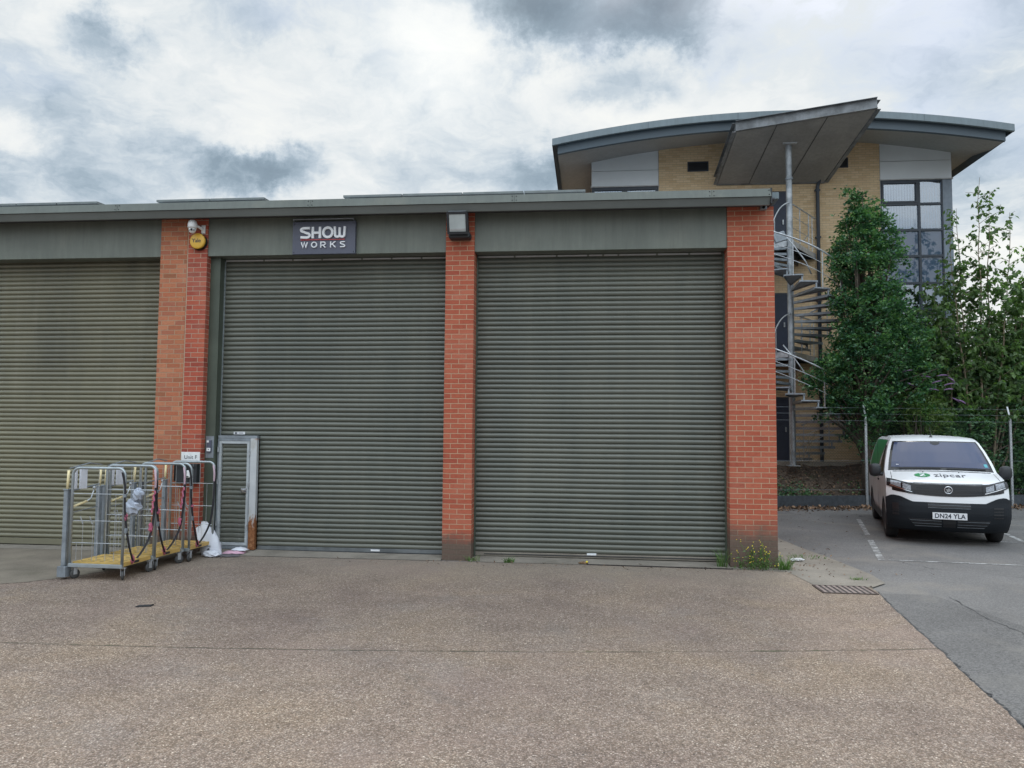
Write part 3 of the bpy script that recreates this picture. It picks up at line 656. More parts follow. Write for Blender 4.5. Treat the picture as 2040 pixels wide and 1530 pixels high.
t = local_thing('floodlight', 'black floodlight tilted down on the middle brick pier', 'floodlight', (.25, 0, 4.9)); L0 = (.25, 0, 4.9)
m = MB(); m.box(.07, .40, -.20, -.001, 4.80, 4.90); m.build('bracket_box', M['near_black'], t, L0, bevel=.03)
hd = MB(); c = Vector((.225, -.235, 5.02)); ax = Vector((.158, 0, 0)); az = Vector((0, -.055, .16)).normalized()*.165; ay = ax.cross(az).normalized()*.055
hd.obox(c, ax, ay, az); hdo = hd.build('housing', M['near_black'], t, L0, bevel=.02)
cf = c + (-ay if ay.y > 0 else ay)*1.0; nrm = (-ay if ay.y > 0 else ay).normalized()
m = MB()
fx, fz = ax.normalized(), az.normalized()
def rim(m, c0, hw, hh, w_, t_):
    for (dx, dz, lx, lz) in ((0, hh, hw+w_, w_), (0, -hh, hw+w_, w_), (hw, 0, w_, hh-w_), (-hw, 0, w_, hh-w_)): m.obox(c0+fx*dx+fz*dz, fx*lx, nrm*t_, fz*lz)
rim(m, cf+nrm*.004, .142, .148, .016, .008); m.build('rim', M['near_black'], hdo, L0)
m = MB(); m.obox(cf+nrm*.002, fx*.122, nrm*.0015, fz*.125); m.build('lamp_face', M['lamp_pale'], hdo, L0)
m = MB(); m.obox(cf+nrm*.005-fz*.095, fx*.115, nrm*.004, fz*.014); m.build('reflector', M['strip_pale'], hdo, L0)
m = MB(); m.tube([c+fx*s_*.13+az*1.02+nrm*(.05-.02*s_*s_) for s_ in (-1, -.5, 0, .5, 1)], .006, 6); m.build('visor', M['galv_dull'], hdo, L0)

t = local_thing('unit_sign', 'small white sign reading Unit F on the left brick pier', 'sign', (-3.98, 0, 1.40)); L0 = (-3.98, 0, 1.40)
m = MB(); m.box(-4.13, -3.828, -.012, -.001, 1.400, 1.552); m.build('sign_board', M['white_plastic'], t, L0, bevel=.002)
m = text_mb('Unit F', .205, .058, .001, 1.04, .004); m2 = MB(); m2.add([(x-4.078, -.0125+y, z+1.445) for x, y, z in m.v], m.f); m2.build('lettering', M['text_dark'], t, L0)

t = local_thing('letter_box', 'black metal letter box under the Unit F sign', 'letter box', (-4.0, 0, 1.10)); L0 = (-4.0, 0, 1.10)
m = MB(); m.box(-4.155, -3.815, -.115, -.001, 1.085, 1.372); m.build('box_body', M['near_black'], t, L0, bevel=.008)
m = MB(); m.box(-4.13, -3.84, -.122, -.1155, 1.30, 1.335); m.build('slot_flap', M['black'], t, L0)
m = MB(); m.box(-4.222, -4.162, -.05, -.001, 1.105, 1.368); tag(m.build('side_box', M['black'], t, L0, bevel=.004), 'narrow black box beside the letter box')
t = local_thing('key_safe', 'small white key safe mounted in front of the black letter box', 'key safe', (-3.92, -.12, 1.2)); L0 = (-3.92, -.12, 1.2)
m = MB(); m.box(-3.975, -3.903, -.16, -.123, 1.165, 1.275); m.build('case', M['white_plastic'], t, L0, bevel=.012)
m = MB(); m.box(-3.960, -3.918, -.163, -.1605, 1.176, 1.190); m.build('keys', M['near_black'], t, L0)
t = local_thing('entry_panel', 'door entry panel with white and dark buttons on the green jamb', 'intercom', (-3.74, .12, 1.6)); L0 = (-3.74, .12, 1.6)
m = MB(); m.box(-3.80, -3.672, .112, .119, 1.46, 1.80); m.build('back_plate', M['galv_dull'], t, L0)
m = MB(); m.box(-3.772, -3.704, .085, .1115, 1.545, 1.735); m.build('panel', M['sign_slate'], t, L0, bevel=.003)
m = MB(); m.box(-3.770, -3.736, .078, .084, 1.700, 1.733); m.build('button', M['white_plastic'], t, L0); m = MB(); m.box(-3.768, -3.708, .078, .084, 1.565, 1.615); m.build('button', M['white_plastic'], t, L0)
m = MB(); m.box(-3.748, -3.730, .0755, .0775, 1.585, 1.600); m.build('marking', M['text_dark'], t, L0)
# small grey camera under the eaves at the right corner
t = local_thing('corner_sensor', 'small grey sensor under the right end of the eaves', 'sensor', (4.72, -.05, 5.2)); L0 = (4.72, -.05, 5.2)
m = MB(); m.box(4.66, 4.75, -.08, -.001, 5.172, 5.232); m.build('body', M['galv_dull'], t, L0, bevel=.006); m = MB(); m.lathe([(0, -.10), (.018, -.10), (.022, -.08)], (4.70, 0, 5.20), 'y', 12); m.build('lens', M['black_gloss'], t, L0)

# solar panels standing on the roof
def solar(x0, x1, xr, ytop, n, label):
    L0 = (x0, 1.2, 5.55); t = thing('solar_array', label, 'solar panels', L0, 0, 'solar panel rows on the warehouse roof')
    zt = ytop; m = MB(); wd = (x1-x0)/n
    for i in range(n):
        a, b = x0+i*wd+.01, x0+(i+1)*wd-.01
        m = MB(); m.obox(((a+b)/2, 1.75, zt+.02), ((b-a)/2, 0, 0), (0, .55, .03), (0, -.001, .018)); p = m.build('solar_panel', M['pv_frame'], t, L0)
        m = MB(); m.obox(((a+b)/2, 1.75, zt+.040), ((b-a)/2-.03, 0, 0), (0, .52, .0284), (0, 0, .0015)); m.build('cell_face', M['pv_cell'], p, L0)
    m = MB(); m.tube([(x0+.1, 1.25, zt-.055), (xr, 1.25, zt-.085)], .022, 6); m.tube([(x0+.1, 2.2, zt-.01), (xr, 2.2, zt-.05)], .022, 6)
    for k in range(5):
        x = x0+.15+(xr-x0-.3)*k/4; m.box(x-.02, x+.02, 1.23, 1.27, 5.45, zt-.06); m.box(x-.02, x+.02, 2.18, 2.22, 5.5, zt-.02)
    m.build('rail', M['galv_dull'], t, L0)
solar(-8.9, -6.55, -5.55, 5.935, 3, 'left end row of solar panels on the warehouse roof, partly out of frame')
solar(-5.45, -3.45, -2.5, 5.935, 2, 'short middle row of solar panels above the left brick pier')
solar(-2.05, 2.12, 2.14, 5.935, 4, 'longest row of solar panels on the roof over the sign and floodlight')

# ------------------------------------------------------------------ drains and litter on the ground
t = thing('drain_grate', 'rusty slotted drain grate in the concrete near the asphalt edge', 'drain cover', (5.3, -1.37, 0))
m = MB(); x0, x1, y0, y1 = -.31, .34, -.26, .20
m.box(x0, x1, y0, y0+.02, -.004, .010); m.box(x0, x1, y1-.02, y1, -.004, .010); m.box(x0, x0+.02, y0+.02, y1-.02, -.004, .010); m.box(x1-.02, x1, y0+.02, y1-.02, -.004, .010)
m.build('frame', M['rust_grate'], t)
m = MB()
n = 9
for i in range(n): x = x0+.05+(x1-x0-.10)*i/(n-1); m.box(x-.019, x+.019, y0+.02, y1-.02, -.002, .009)
m.build('grate_bars', M['grate'], t)
m = MB(); m.box(x0+.02, x1-.02, y0+.02, y1-.02, -.003, .0045); m.build('drain_pit', M['black'], t)
t = thing('channel_drain', 'narrow slotted channel drain in front of the right shutter', 'channel drain', (3.2, -.12, 0))
m = MB()
for i in range(130): x = -1.05+i*.0157; m.box(x, x+.007, -.016-.03*(x+1.05), .016-.03*(x+1.05), .0, .012)
m.build('slots', M['rust_grate'], t)
m = MB(); m.add([(-1.05, -.026, .007), (1.0, -.088, .007), (1.0, -.040, .007), (-1.05, .022, .007)], [(0, 1, 2, 3)]); m.build('channel', M['near_black'], t)

def crumple(c, rx, ry, rz, seed, nu=16, nv=10, amp=.16, flat=0):
    rr = random.Random(seed); m = MB(); rows = []
    for i in range(nv+1):
        ph = math.pi*i/nv; row = []
        for k in range(nu):
            a = 2*math.pi*k/nu; q = 1+rr.uniform(-amp, amp)
            z = c[2]+rz*math.cos(ph)*q; row.append((c[0]+rx*math.sin(ph)*math.cos(a)*q, c[1]+ry*math.sin(ph)*math.sin(a)*q, max(z, flat)))
        rows.append(row)
    return m.grid(rows, True)
# upright white parcel bag leaning by the wicket door
t = thing('parcel_bag', 'upright white plastic parcel bag beside the wicket door', 'bag', (-3.55, -.12, 0))
m = MB(); rows = []; rr = random.Random(5)
for i, (z, hw, hd, dx) in enumerate([(0, .16, .09, .02), (.06, .17, .10, .01), (.16, .155, .09, .0), (.26, .13, .07, -.02), (.36, .105, .045, -.05), (.44, .075, .02, -.09), (.50, .05, .008, -.11)]):
    rows.append([(dx+hw*math.cos(a)*(1+rr.uniform(-.08, .08)), hd*math.sin(a)*(1+rr.uniform(-.1, .1)), z+rr.uniform(-.008, .008)*(i > 0)) for a in [2*math.pi*k/14 for k in range(14)]])
m.grid(rows, True); m.build('sack', M['bag_white'], t, smooth=True)
m = MB(); m.obox((-.165, .0, .33), (.055, 0, .03), (0, .01, 0), (-.03, .02, .10)); m.build('torn_flap', M['bag_white'], t)
t = thing('crumpled_bag', 'small crumpled white bag on the ground before the upright bag', 'bag', (-3.44, -.30, 0)); crumple((0, 0, .045), .13, .075, .05, 3, flat=.004).build('film', M['bag_white'], t, smooth=False)
def envelope(name, label, loc, w_, d_, h_, rz, mt, cat='parcel'):
    t = thing(name, label, cat, loc, rz); m = MB(); rows = []
    for i in range(9):
        v = -1+2*i/8; rows.append([(w_/2*u*(1+.04*math.sin(v*7)), d_/2*v*(1+.05*math.sin(u*6)), h_*(1-abs(u)**3)*(1-abs(v)**3)+.004+.006*math.sin(u*9+v*5)*(1-abs(u))) for u in [-1+2*j/10 for j in range(11)]])
    m.grid(rows); m.grid([[(x, y, .003) for x, y, z in r_] for r_ in rows][::-1]); m.build('wrapper', mt, t, smooth=True); return t
envelope('flat_card', 'flat dark grey sheet of card on the ground under the pink parcels', (-3.28, -.14, .006), .42, .34, .004, R(12), M['cardboard_grey'], 'card sheet')
envelope('pink_parcel', 'pink mailing bag lying in front of the wicket door', (-3.24, .03, .016), .34, .22, .035, R(8), M['pack_pink'])
envelope('white_parcel', 'white padded envelope resting on the pink mailing bag', (-3.17, .06, .055), .24, .15, .04, R(-6), M['bag_white'])
for i, (x, y, lab) in enumerate(((-2.05, -3.35, 'scrap of dark rubbish on the concrete in front of the cages'), )):
    t = thing('rubbish_scrap', lab, 'litter', (x-.55, y, 0), .3); m = MB(); m.obox((0, 0, .006), (.075, 0, 0), (.01, .035, 0), (0, 0, .004)); m.obox((.07, .02, .012), (.02, 0, .006), (.01, .02, 0), (0, 0, .003)); m.build('scrap', M['near_black'], t)
t = thing('white_litter', 'torn white litter on the path beside the right brick pier', 'litter', (5.28, .62, .008), .4); crumple((0, 0, .02), .13, .04, .025, 8, flat=.004).build('paper', M['litter_white'], t)
t = thing('yellow_brown_litter', 'small yellow and brown scrap at the end of the channel drain', 'litter', (2.10, -.10, .008), .1); crumple((0, 0, .015), .07, .025, .02, 9, flat=.002).build('scrap', M['dry_leaf'], t); m = MB(); m.sphere((.05, -.01, .03), .015); m.build('tip', M['flower_yellow'], t)
# ------------------------------------------------------------------ roll cages
def rrect_path(x0, x1, z0, z1, r, y):
    P_ = [(x0, y, z0)] + [(x, y, z) for x, z in arc(x0+r, z1-r, r, r, 180, 90, 6)] + [(x, y, z) for x, z in arc(x1-r, z1-r, r, r, 90, 0, 6)] + [(x1, y, z0)]
    return P_
def make_cage(label, loc, rz, L=.66, seed=1, sleeve=1, strap=True):
    rr = random.Random(seed); t = thing('roll_cage', label, 'roll cage', loc, rz, 'roll cages lined up at the left brick pier')
    W = .36; H = 1.408
    for y in (0, L):
        m = MB(); m.tube(rrect_path(-W, W, .19, H, .09, y), .018, 8); fr = m.build('end_frame', M['cage_steel'], t, smooth=True)
        m = MB()
        for z in (1.08, .74, .46): m.tube([(-W, y, z), (W, y, z)], .0045, 5)
        for x, zt in ((-.20, .74), (-.06, .74), (.0, 1.38), (.12, 1.38), (.24, 1.08), (-.28, .46)): m.tube([(x, y+.004, .24), (x, y+.004, zt)], .0035, 5)
        for x in (-.20, -.07): m.tube([(x, y, .70), (x-.03, y-.012, .80)], .007, 5)
        m.build('wire_mesh', M['galv'], fr)
    # lift gate side with padded posts
    for y in (.0, L*.93):
        m = MB(); m.box(-W-.10, -W-.045, y-.03, y+.03, .17, 1.12); m.box(-W-.108, -W-.037, y-.038, y+.038, 1.12, 1.135); p = m.build('gate_post', M['galv_dull'], t, bevel=.004)
        m = MB(); m.tube([(-W-.072, y, 1.135), (-W-.062, y, 1.375)], .017, 8); m.build('grip', M['grip_cream'], p, smooth=True)
    m = MB(); m.box(-W-.13, -W-.01, -.06, .06, .03, .165); m.build('foot_block', M['galv_dull'], t, bevel=.006)
    m = MB(); m.tube([(-W-.07, .0, 1.10), (-W-.07, L*.93, 1.16)], .010, 6); m.tube([(-W-.07, 0, .82), (-W-.07, L*.93, .86)], .007, 6); m.tube([(-W-.05, 0, 1.40), (-W-.02, L*.5, 1.455), (-W-.05, L*.93, 1.42)], .009, 6); m.build('gate_rail', M['galv_dull'], t)
    m = MB(); m.tube([(-W-.03, .02, .90), (-W-.02, .30, .955)], .015, 8); lv = m.build('lever', M['grip_cream'], t, smooth=True)
    m = MB(); m.tube([(-W-.02, .30, .955), (-W-.02, .38, .985), (-W-.03, .43, 1.06), (-W-.03, .45, 1.10)], .009, 6); m.sphere((-W-.03, .45, 1.12), .022); m.build('hook', M['galv'], lv, smooth=True)
    if sleeve:
        m = MB(); m.obox((-W-.045, L*.38, 1.26), (.012, 0, 0), (0, .065, 0), (0, 0, .14)); m.obox((-W-.07, L*.22, 1.26), (.008, 0, 0), (0, .022, 0), (0, 0, .135)); m.build('document_sleeve', M['bag_white'], t, bevel=.006)
    # platform
    m = MB(); m.box(-W+.02, W-.02, .03, L-.03, .165, .215); m.mi = 1
    for i in range(5):
        for j in range(5): m.box(-W+.10+i*.125, -W+.15+i*.125, .09+j*.115, .10+j*.115, .214, .2165)
    m.box(W-.022, W-.018, L*.42, L*.58, .175, .205); m.build('platform', [M['yellow_plastic'], M['near_black']], t)
    for y, nm in ((0, 'front'), (L, 'rear')):
        m = MB(); m.box(-W-.01, W+.01, y-.02, y+.02, .155, .20); m.build('base_rail', M['cage_steel'], t, bevel=.004)
    for x, y in ((-W+.04, .05), (W-.02, .05), (-W+.04, L-.05), (W-.02, L-.05)):
        a = rr.uniform(-.8, .8); m = MB(); ca, sa = math.cos(a), math.sin(a)
        for s_ in (-1, 1): m.obox((x+s_*.022*ca, y+s_*.022*sa, .105), (.003*ca, .003*sa, 0), (-.022*sa, .022*ca, 0), (-.012*sa*0, 0, .05))
        m.box(x-.03, x+.03, y-.03, y+.03, .145, .1545); c = m.build('caster', M['galv'], t)
        m = MB(); rows = []
        for (r_, h) in [(.0, -.016), (.045, -.016), (.057, -.012), (.062, 0), (.057, .012), (.045, .016), (0, .016)]:
            rows.append([(x+h*ca-r_*math.cos(q)*sa, y+h*sa+r_*math.cos(q)*ca, .062+r_*math.sin(q)) for q in [2*math.pi*k/18 for k in range(18)]])
        m.grid(rows, True); m.build('wheel', M['caster_rubber'], c, smooth=True)
    # hanging strap with wrappings of pink tape
    def ribbon(pts, wd, name, mt, par):
        m = MB(); rows = []
        for i, p in enumerate(pts):
            rows.append([(p[0]-wd/2, p[1], p[2]), (p[0]+wd/2, p[1]-.004, p[2]), (p[0]+wd/2, p[1]+.001, p[2]), (p[0]-wd/2, p[1]+.005, p[2])])
        m.grid(rows, True); return m.build(name, mt, par)
    def curve(P_, n=7):
        P_ = [Vector(p) for p in P_]; o = []
        for i in range(len(P_)-1):
            a, b = P_[max(i-1, 0)], P_[min(i+2, len(P_)-1)]; p, q = P_[i], P_[i+1]
            for k in range(n):
                u = k/n; o.append(.5*((2*p)+(q-a)*u+(2*a-5*p+4*q-b)*u*u+(-a+3*p-3*q+b)*u**3))
        return o+[P_[-1]]
    s_ = ribbon(curve([(W-.02, -.03, 1.36), (W+.03, -.04, 1.18), (W+.035, -.04, .95), (W+.05, -.02, .70), (W+.07, .02, .45), (W+.05, .14, .235), (W-.03, .26, .225)]), .030, 'strap', M['strap_black'], t)
    m = MB(); m.box(W+.015, W+.055, -.055, -.03, 1.05, 1.09); m.box(W+.04, W+.07, -.04, -.01, .60, .66); m.build('buckle', M['galv_dull'], s_)
    s2 = ribbon(curve([(W+.0, L+.0, 1.34), (W+.02, L-.03, 1.0), (W+.03, L-.07, .75), (W+.02, L-.12, .5), (W-.01, L-.22, .32), (W-.04, L-.30, .225)]), .034, 'strap', M['strap_black'], t)
    def bit(c, s, mt, par, sd):
        mm = crumple(c, s*.5, s*.4, s, sd, 8, 6, .4); return mm.build('tape', mt, par)
    bit((W+.045, -.02, .80), .04, M['tape_pink'], s_, seed); bit((W-.01, .22, .235), .05, M['tape_pink'], s_, seed+1)
    m = MB(); m.tube(curve([(W-.015, L-.01, 1.36), (W+.015, L-.03, 1.25), (W+.01, L-.02, 1.12)], 4), [.014]*9, 6); m.build('tape', M['tape_pale'], s2)
    if seed != 3:
        m = MB(); m.tube([(W+.02+.012*math.sin(k*2.1), L-.05-.05*k/9, 1.08-.032*k) for k in range(10)], .012, 5); m.build('tape', M['tape_pink'], s2)
        bit((W+.02, L-.12, .60), .055, M['tape_pink'], s2, seed+5)
    return t
make_cage('nearest grey roll cage with yellow base at the left front of the row', (-4.03, -2.12, 0), R(-1.5), .66, 1)
make_cage('middle grey roll cage with a grey bag tied to it and pink taped straps', (-4.02, -1.40, 0), R(-5), .62, 2)
make_cage('last grey roll cage in front of the Unit F sign', (-3.905, -.74, 0), R(-3), .62, 3, sleeve=0)
t = thing('tied_grey_bag', 'crumpled grey plastic bag tied to the side of the middle roll cage', 'bag', (-3.93, -1.45, .9))
m = crumple((.03, -.02, .12), .075, .06, .085, 11, 12, 8, .2, flat=-1); m.build('film', M['bag_grey'], t)
m = crumple((-.06, .0, -.05), .12, .07, .10, 12, 12, 8, .3, flat=-1); m.build('film', M['bag_grey'], t)

# ------------------------------------------------------------------ van
VL = (8.38, 2.66, -.012)
van = thing('van', 'white panel van with black bumper, green side decal and green logo on its bonnet', 'van', VL, R(-16.0))
zk = [.24, .30, .40, .55, .66, .75, .84, .95, 1.05, 1.10, 1.16, 1.22, 1.262, 1.40, 1.60, 1.77, 1.83, 1.87, 1.895]
yk = [.17, .08, .025, .0, .01, .035, .05, .065, .085, .14, .32, .56, .80, .99, 1.29, 1.56, 1.70, 1.90, 2.6]
bk_ = [.25, .25, .25, .25, .25, .25, .25, .26, .27, .27, .27, .26, .24, .22, .20, .18, .18, .17, .15]
dk = [0, 0, 0, 0, 0, 0, 0, .0, .0, .012, .03, .035, .03, .015, .01, .01, .012, .02, .03]
Wz = [.2, .5, .9, 1.05, 1.15, 1.25, 1.4, 1.6, 1.75, 1.83, 1.87, 1.9]; Wx = [.90, .945, .955, .950, .935, .915, .885, .83, .775, .73, .67, .60]
def Wd(z): return float(np.interp(z, Wz, Wx))
def S(z, s, off=0.0):
    """point on the van's nose, bonnet, screen and front roof: z along the centre line, s = -1..1 across"""
    y = np.interp(z, zk, yk); b = np.interp(z, zk, bk_); d_ = np.interp(z, zk, dk); a = abs(s)
    x = Wd(z-d_)*math.copysign(1-(1-a)**1.0, s); px, py, pz = x, y + b*(.35*a**2+.65*a**6), z - d_*a*a
    if off:
        e = .01; za, zb_ = max(z-e, .24), min(z+e, 1.895)
        ya, yb = np.interp(za, zk, yk), np.interp(zb_, zk, yk); tz = Vector((0, yb-ya, zb_-za)).normalized()
        tx = Vector((Wd(z), b*(.7*a+3.9*a**5)*(1 if s >= 0 else -1), -2*d_*s)).normalized(); n_ = tx.cross(tz).normalized()
        if n_.y > 0: n_ = -n_
        px += n_.x*off; py += n_.y*off; pz += n_.z*off
    return (px, py, pz)
ss = [-1, -.97, -.92, -.86, -.78, -.68, -.56, -.42, -.28, -.14, 0, .14, .28, .42, .56, .68, .78, .86, .92, .97, 1]
zrow = list(np.linspace(.26, 1.895, 64))
body = MB(); rows = [[S(z, s) for s in ss] for z in zrow]
for yb, zt in ((3.2, 1.905), (3.8, 1.905), (4.6, 1.89), (4.80, 1.84), (4.88, 1.70), (4.93, 1.2), (4.95, .6), (4.94, .35)):
    ed = S(1.895, 1); rows.append([(Wd(min(zt-.03, 1.865))*s, yb, zt-.03*abs(s)**2) for s in ss])
body.grid(rows)
# side panels, with wheel arches left open
def ztop(y):
    pts = [(S(z, 1)[1], S(z, 1)[2]) for z in zrow if z > .9]; pts.sort()
    return float(np.interp(y, [p[0] for p in pts], [p[1] for p in pts])) if y < pts[-1][0] else (1.865 if y < 4.55 else float(np.interp(y, [4.55, 4.8, 4.88, 4.93], [1.862, 1.81, 1.67, 1.2])))
WY = (.97, 4.07)
ysd = sorted(set([.335, .38, .42, .45] + [round(.5+.05*i, 3) for i in range(89)] + [4.93]))
for sg in (-1, 1):
    for i in range(len(ysd)-1):
        ya, yb = ysd[i], ysd[i+1]
        if ya < .33: continue
        nz = 30
        for k in range(nz):
            za0, za1 = .26+(ztop(ya)-.26)*k/nz, .26+(ztop(ya)-.26)*(k+1)/nz; zb0, zb1 = .26+(ztop(yb)-.26)*k/nz, .26+(ztop(yb)-.26)*(k+1)/nz
            cyy, czz = (ya+yb)/2, (za0+zb1)/2
            if any(math.hypot(cyy-q, czz-.34) < .40 for q in WY): continue
            q = [(sg*Wd(za0), ya, za0), (sg*Wd(zb0), yb, zb0), (sg*Wd(zb1), yb, zb1), (sg*Wd(za1), ya, za1)]
            body.add(q, [(0, 1, 2, 3) if sg > 0 else (3, 2, 1, 0)])
body.build('body', M['paint_white'], van, smooth=True)
def patch(name, mt, z_lo, z_hi, s0, s1, off, par=van, ns=24, nz=10, thick=.012):
    m = MB(); zl = z_lo if callable(z_lo) else (lambda s: z_lo); zh = z_hi if callable(z_hi) else (lambda s: z_hi)
    rows = []
    for j in range(nz+1):
        row = []
        for i in range(ns+1):
            s = s0+(s1-s0)*i/ns; z = zl(s)+(zh(s)-zl(s))*j/nz; row.append(S(z, s, off))
        rows.append(row)
    m.grid(rows)
    # skirt back to the body
    loop = [(zl(s0+(s1-s0)*i/ns), s0+(s1-s0)*i/ns) for i in range(ns+1)] + [(zl(s1)+(zh(s1)-zl(s1))*j/nz, s1) for j in range(1, nz+1)] + [(zh(s0+(s1-s0)*i/ns), s0+(s1-s0)*i/ns) for i in range(ns-1, -1, -1)] + [(zl(s0)+(zh(s0)-zl(s0))*j/nz, s0) for j in range(nz-1, 0, -1)]
    a = [S(z, s, off) for z, s in loop]; b = [S(z, s, off-thick) for z, s in loop]; n = len(loop)
    m.add(a+b, [(i, n+i, n+(i+1) % n, (i+1) % n) for i in range(n)])
    return m.build(name, mt, par, smooth=False)
# screen: black surround, glass, pillars behind it
ws = patch('windscreen', M['black_gloss'], lambda s: 1.268-.01*s*s, lambda s: 1.788, -.935, .935, .006, nz=12)
m = patch('glass', M['glass_screen'], lambda s: 1.315, lambda s: 1.765, -.885, .885, .010, par=ws)
m = patch('sensor_mount', M['near_black'], lambda s: 1.735-.025*(1-(s*12)**2 if abs(s*12) < 1 else 0), 1.765, -.10, .10, .013, par=ws, nz=3)
patch('tax_disc', M['teal_sticker'], 1.335, 1.385, .80, .86, .012, par=ws, ns=6, nz=4)
patch('permit', M['plate_white'], 1.352, 1.360, -.80, -.75, .012, par=ws, ns=3, nz=2)
m = MB()
for sgn, a0, a1 in ((1, -.75, .0), (1, .10, .80)): m.tube([S(1.285+.012*k/6, a0+(a1-a0)*k/6, .022) for k in range(7)], .009, 6)
m.build('wiper', M['near_black'], van)
patch('scuttle', M['near_black'], lambda s: 1.248, lambda s: 1.280, -.86, .86, .004)
m = MB()
for s in (-.34, .28): m.sphere(S(1.238, s, .004), .012, .012, .006)
m.build('washer_jet', M['black'], van)
# grille band and headlights
patch('grille', M['black_gloss'], lambda s: .845+.10*abs(s)**2.2, lambda s: 1.052+.055*abs(s)**3, -.90, .90, .008)
for a, b in ((.885, .895), (.97, .976), (.925, .931)):
    patch('grille_bar', M['near_black'], lambda s, a=a: a+.07*abs(s)**2.4, lambda s, b=b: b+.07*abs(s)**2.4, -.52, .52, .012, nz=2)
for sg in (-1, 1):
    def lo(s): return .865+.135*max(0, (abs(s)-.52)/.46)**1.1
    def hi(s): return 1.02+.115*max(0, (abs(s)-.52)/.46)**.8
    hl = patch('headlight', M['lamp_black'], lo, hi, *((.55, .985) if sg > 0 else (-.985, -.55)), .014)
    patch('light_unit', M['lamp_glass'], lambda s: lo(s)+.045, lambda s: hi(s)-.030, *((.60, .73) if sg > 0 else (-.73, -.60)), .018, par=hl, ns=8, nz=5)
    patch('light_unit', M['lamp_glass'], lambda s: lo(s)+.045, lambda s: hi(s)-.025, *((.76, .92) if sg > 0 else (-.92, -.76)), .018, par=hl, ns=8, nz=5)
    patch('daylight_strip', M['chrome'], lambda s: lo(s)+.022, lambda s: lo(s)+.034, *((.58, .93) if sg > 0 else (-.93, -.58)), .019, par=hl, ns=10, nz=2)
for s_ in (-.90, .90): patch('bonnet_seam', M['near_black'], 1.135, 1.245, s_-.004, s_+.004, .003, ns=2, nz=8, thick=.001)
patch('bonnet_seam', M['near_black'], lambda s: 1.062+.055*abs(s)**3, lambda s: 1.068+.055*abs(s)**3, -.56, .56, .003, nz=2, thick=.001)
# badge
c = Vector(S(.955, 0, .016)); m = MB(); m.lathe([(.052, .0), (.052, -.008), (.062, -.012), (.068, -.006), (.068, .004)], tuple(c), 'y', 28); bd = m.build('badge', M['chrome'], van, smooth=True)
m = MB(); m.lathe([(0, -.003), (.052, -.003)], tuple(c), 'y', 24); m.build('badge_field', M['black_gloss'], bd)
gr = [(-.046, .012), (-.030, .020), (-.012, .014), (-.004, .030), (.012, .036), (.020, .024), (.034, .010), (.044, -.018), (.030, -.008), (.026, -.030), (.008, -.020), (.004, -.042), (-.014, -.034), (-.028, -.044), (-.022, -.020), (-.034, -.012), (-.020, -.002), (-.030, .004)]
m = MB(); m.prism([(c.x+x, c.z+z) for x, z in gr], 1, c.y-.010, c.y-.004); m.build('emblem', M['chrome'], bd)
# bumper
def btop(s):
    a = abs(s); return float(np.interp(a, [0, .58, .66, .78, .90, 1.0], [.735, .738, .775, .828, .845, .79]))
bp = patch('bumper', M['bumper_grey'], .255, btop, -1, 1, .026, ns=48, nz=14, thick=.03)
def slot(z0, z1, s0, s1, nm='air_slot', mt='black', off=.030, c=0.0): patch(nm, M[mt], lambda s: z0+c*abs(s)**2, lambda s: z1+c*abs(s)**2, s0, s1, off, par=bp, ns=12, nz=2, thick=.003)
slot(.700, .728, -.34, .34); slot(.655, .685, -.34, .34); slot(.690, .694, -.34, .34, 'slot_lip', 'galv_dull', .032); slot(.647, .651, -.34, .34, 'slot_lip', 'galv_dull', .032)
for z in (.435, .390, .345):
    slot(z, z+.022, -.66+(.435-z)*.8, -.13); slot(z, z+.022, .13, .66-(.435-z)*.8); slot(z-.008, z-.003, -.64+(.435-z)*.8, -.13, 'slot_lip', 'galv_dull', .032); slot(z-.008, z-.003, .13, .64-(.435-z)*.8, 'slot_lip', 'galv_dull', .032)
for z in (.50, .55, .60, .65): slot(z, z+.02, .70, .86)
slot(.33, .46, -.10, .10, 'tow_cover', 'black', .031); slot(.50, .70, -.90, -.80)
for sg in (-1, 1):
    a, b = (.90, 1.0) if sg > 0 else (-1.0, -.90); 
m = MB(); m.box(-.262, .262, -.045, -.030, .460, .575); pt = m.build('number_plate', M['plate_white'], van, bevel=.003)
tx = text_mb('DN24 YLA', .465, .080, .001, 1.05, .026); m = MB(); m.add([(x-.2275, -.0458+y, z+.481) for x, y, z in tx.v], tx.f); m.build('lettering', M['text_dark'], pt)
# bonnet logo
def on_bonnet(v, off): return S(v[1], v[0]/Wd(v[1]), off)
rows = []
for j in range(7): rows.append([on_bonnet((-.345+.125*j/6*math.cos(q), 1.192+.030*j/6*math.sin(q)), .004) for q in [2*math.pi*k/28 for k in range(28)]])
m = MB(); m.grid(rows, True); lg = m.build('logo_disc', M['paint_green'], van)
m = MB(); P2 = [(-.385, 1.207), (-.305, 1.207), (-.385, 1.178), (-.300, 1.178)]
zz_ = MB(); stroke(zz_, P2[:2], .0065, 0, .001); stroke(zz_, P2[1:3], .012, 0, .001); stroke(zz_, P2[2:], .0065, 0, .001)
m.add([on_bonnet((x, z), .0065 if y == 0 else .005) for x, y, z in zz_.v], zz_.f); m.build('logo_letter', M['letter_white'], lg)
tx = text_mb('zipcar', .50, .062, .001, 1.05, .0); m = MB(); m.add([on_bonnet((x-.165, z+1.165-.012), .005-y*1) for x, y, z in tx.v], tx.f); tag(m.build('lettering', M['text_dark'], van), 'dark bonnet lettering')
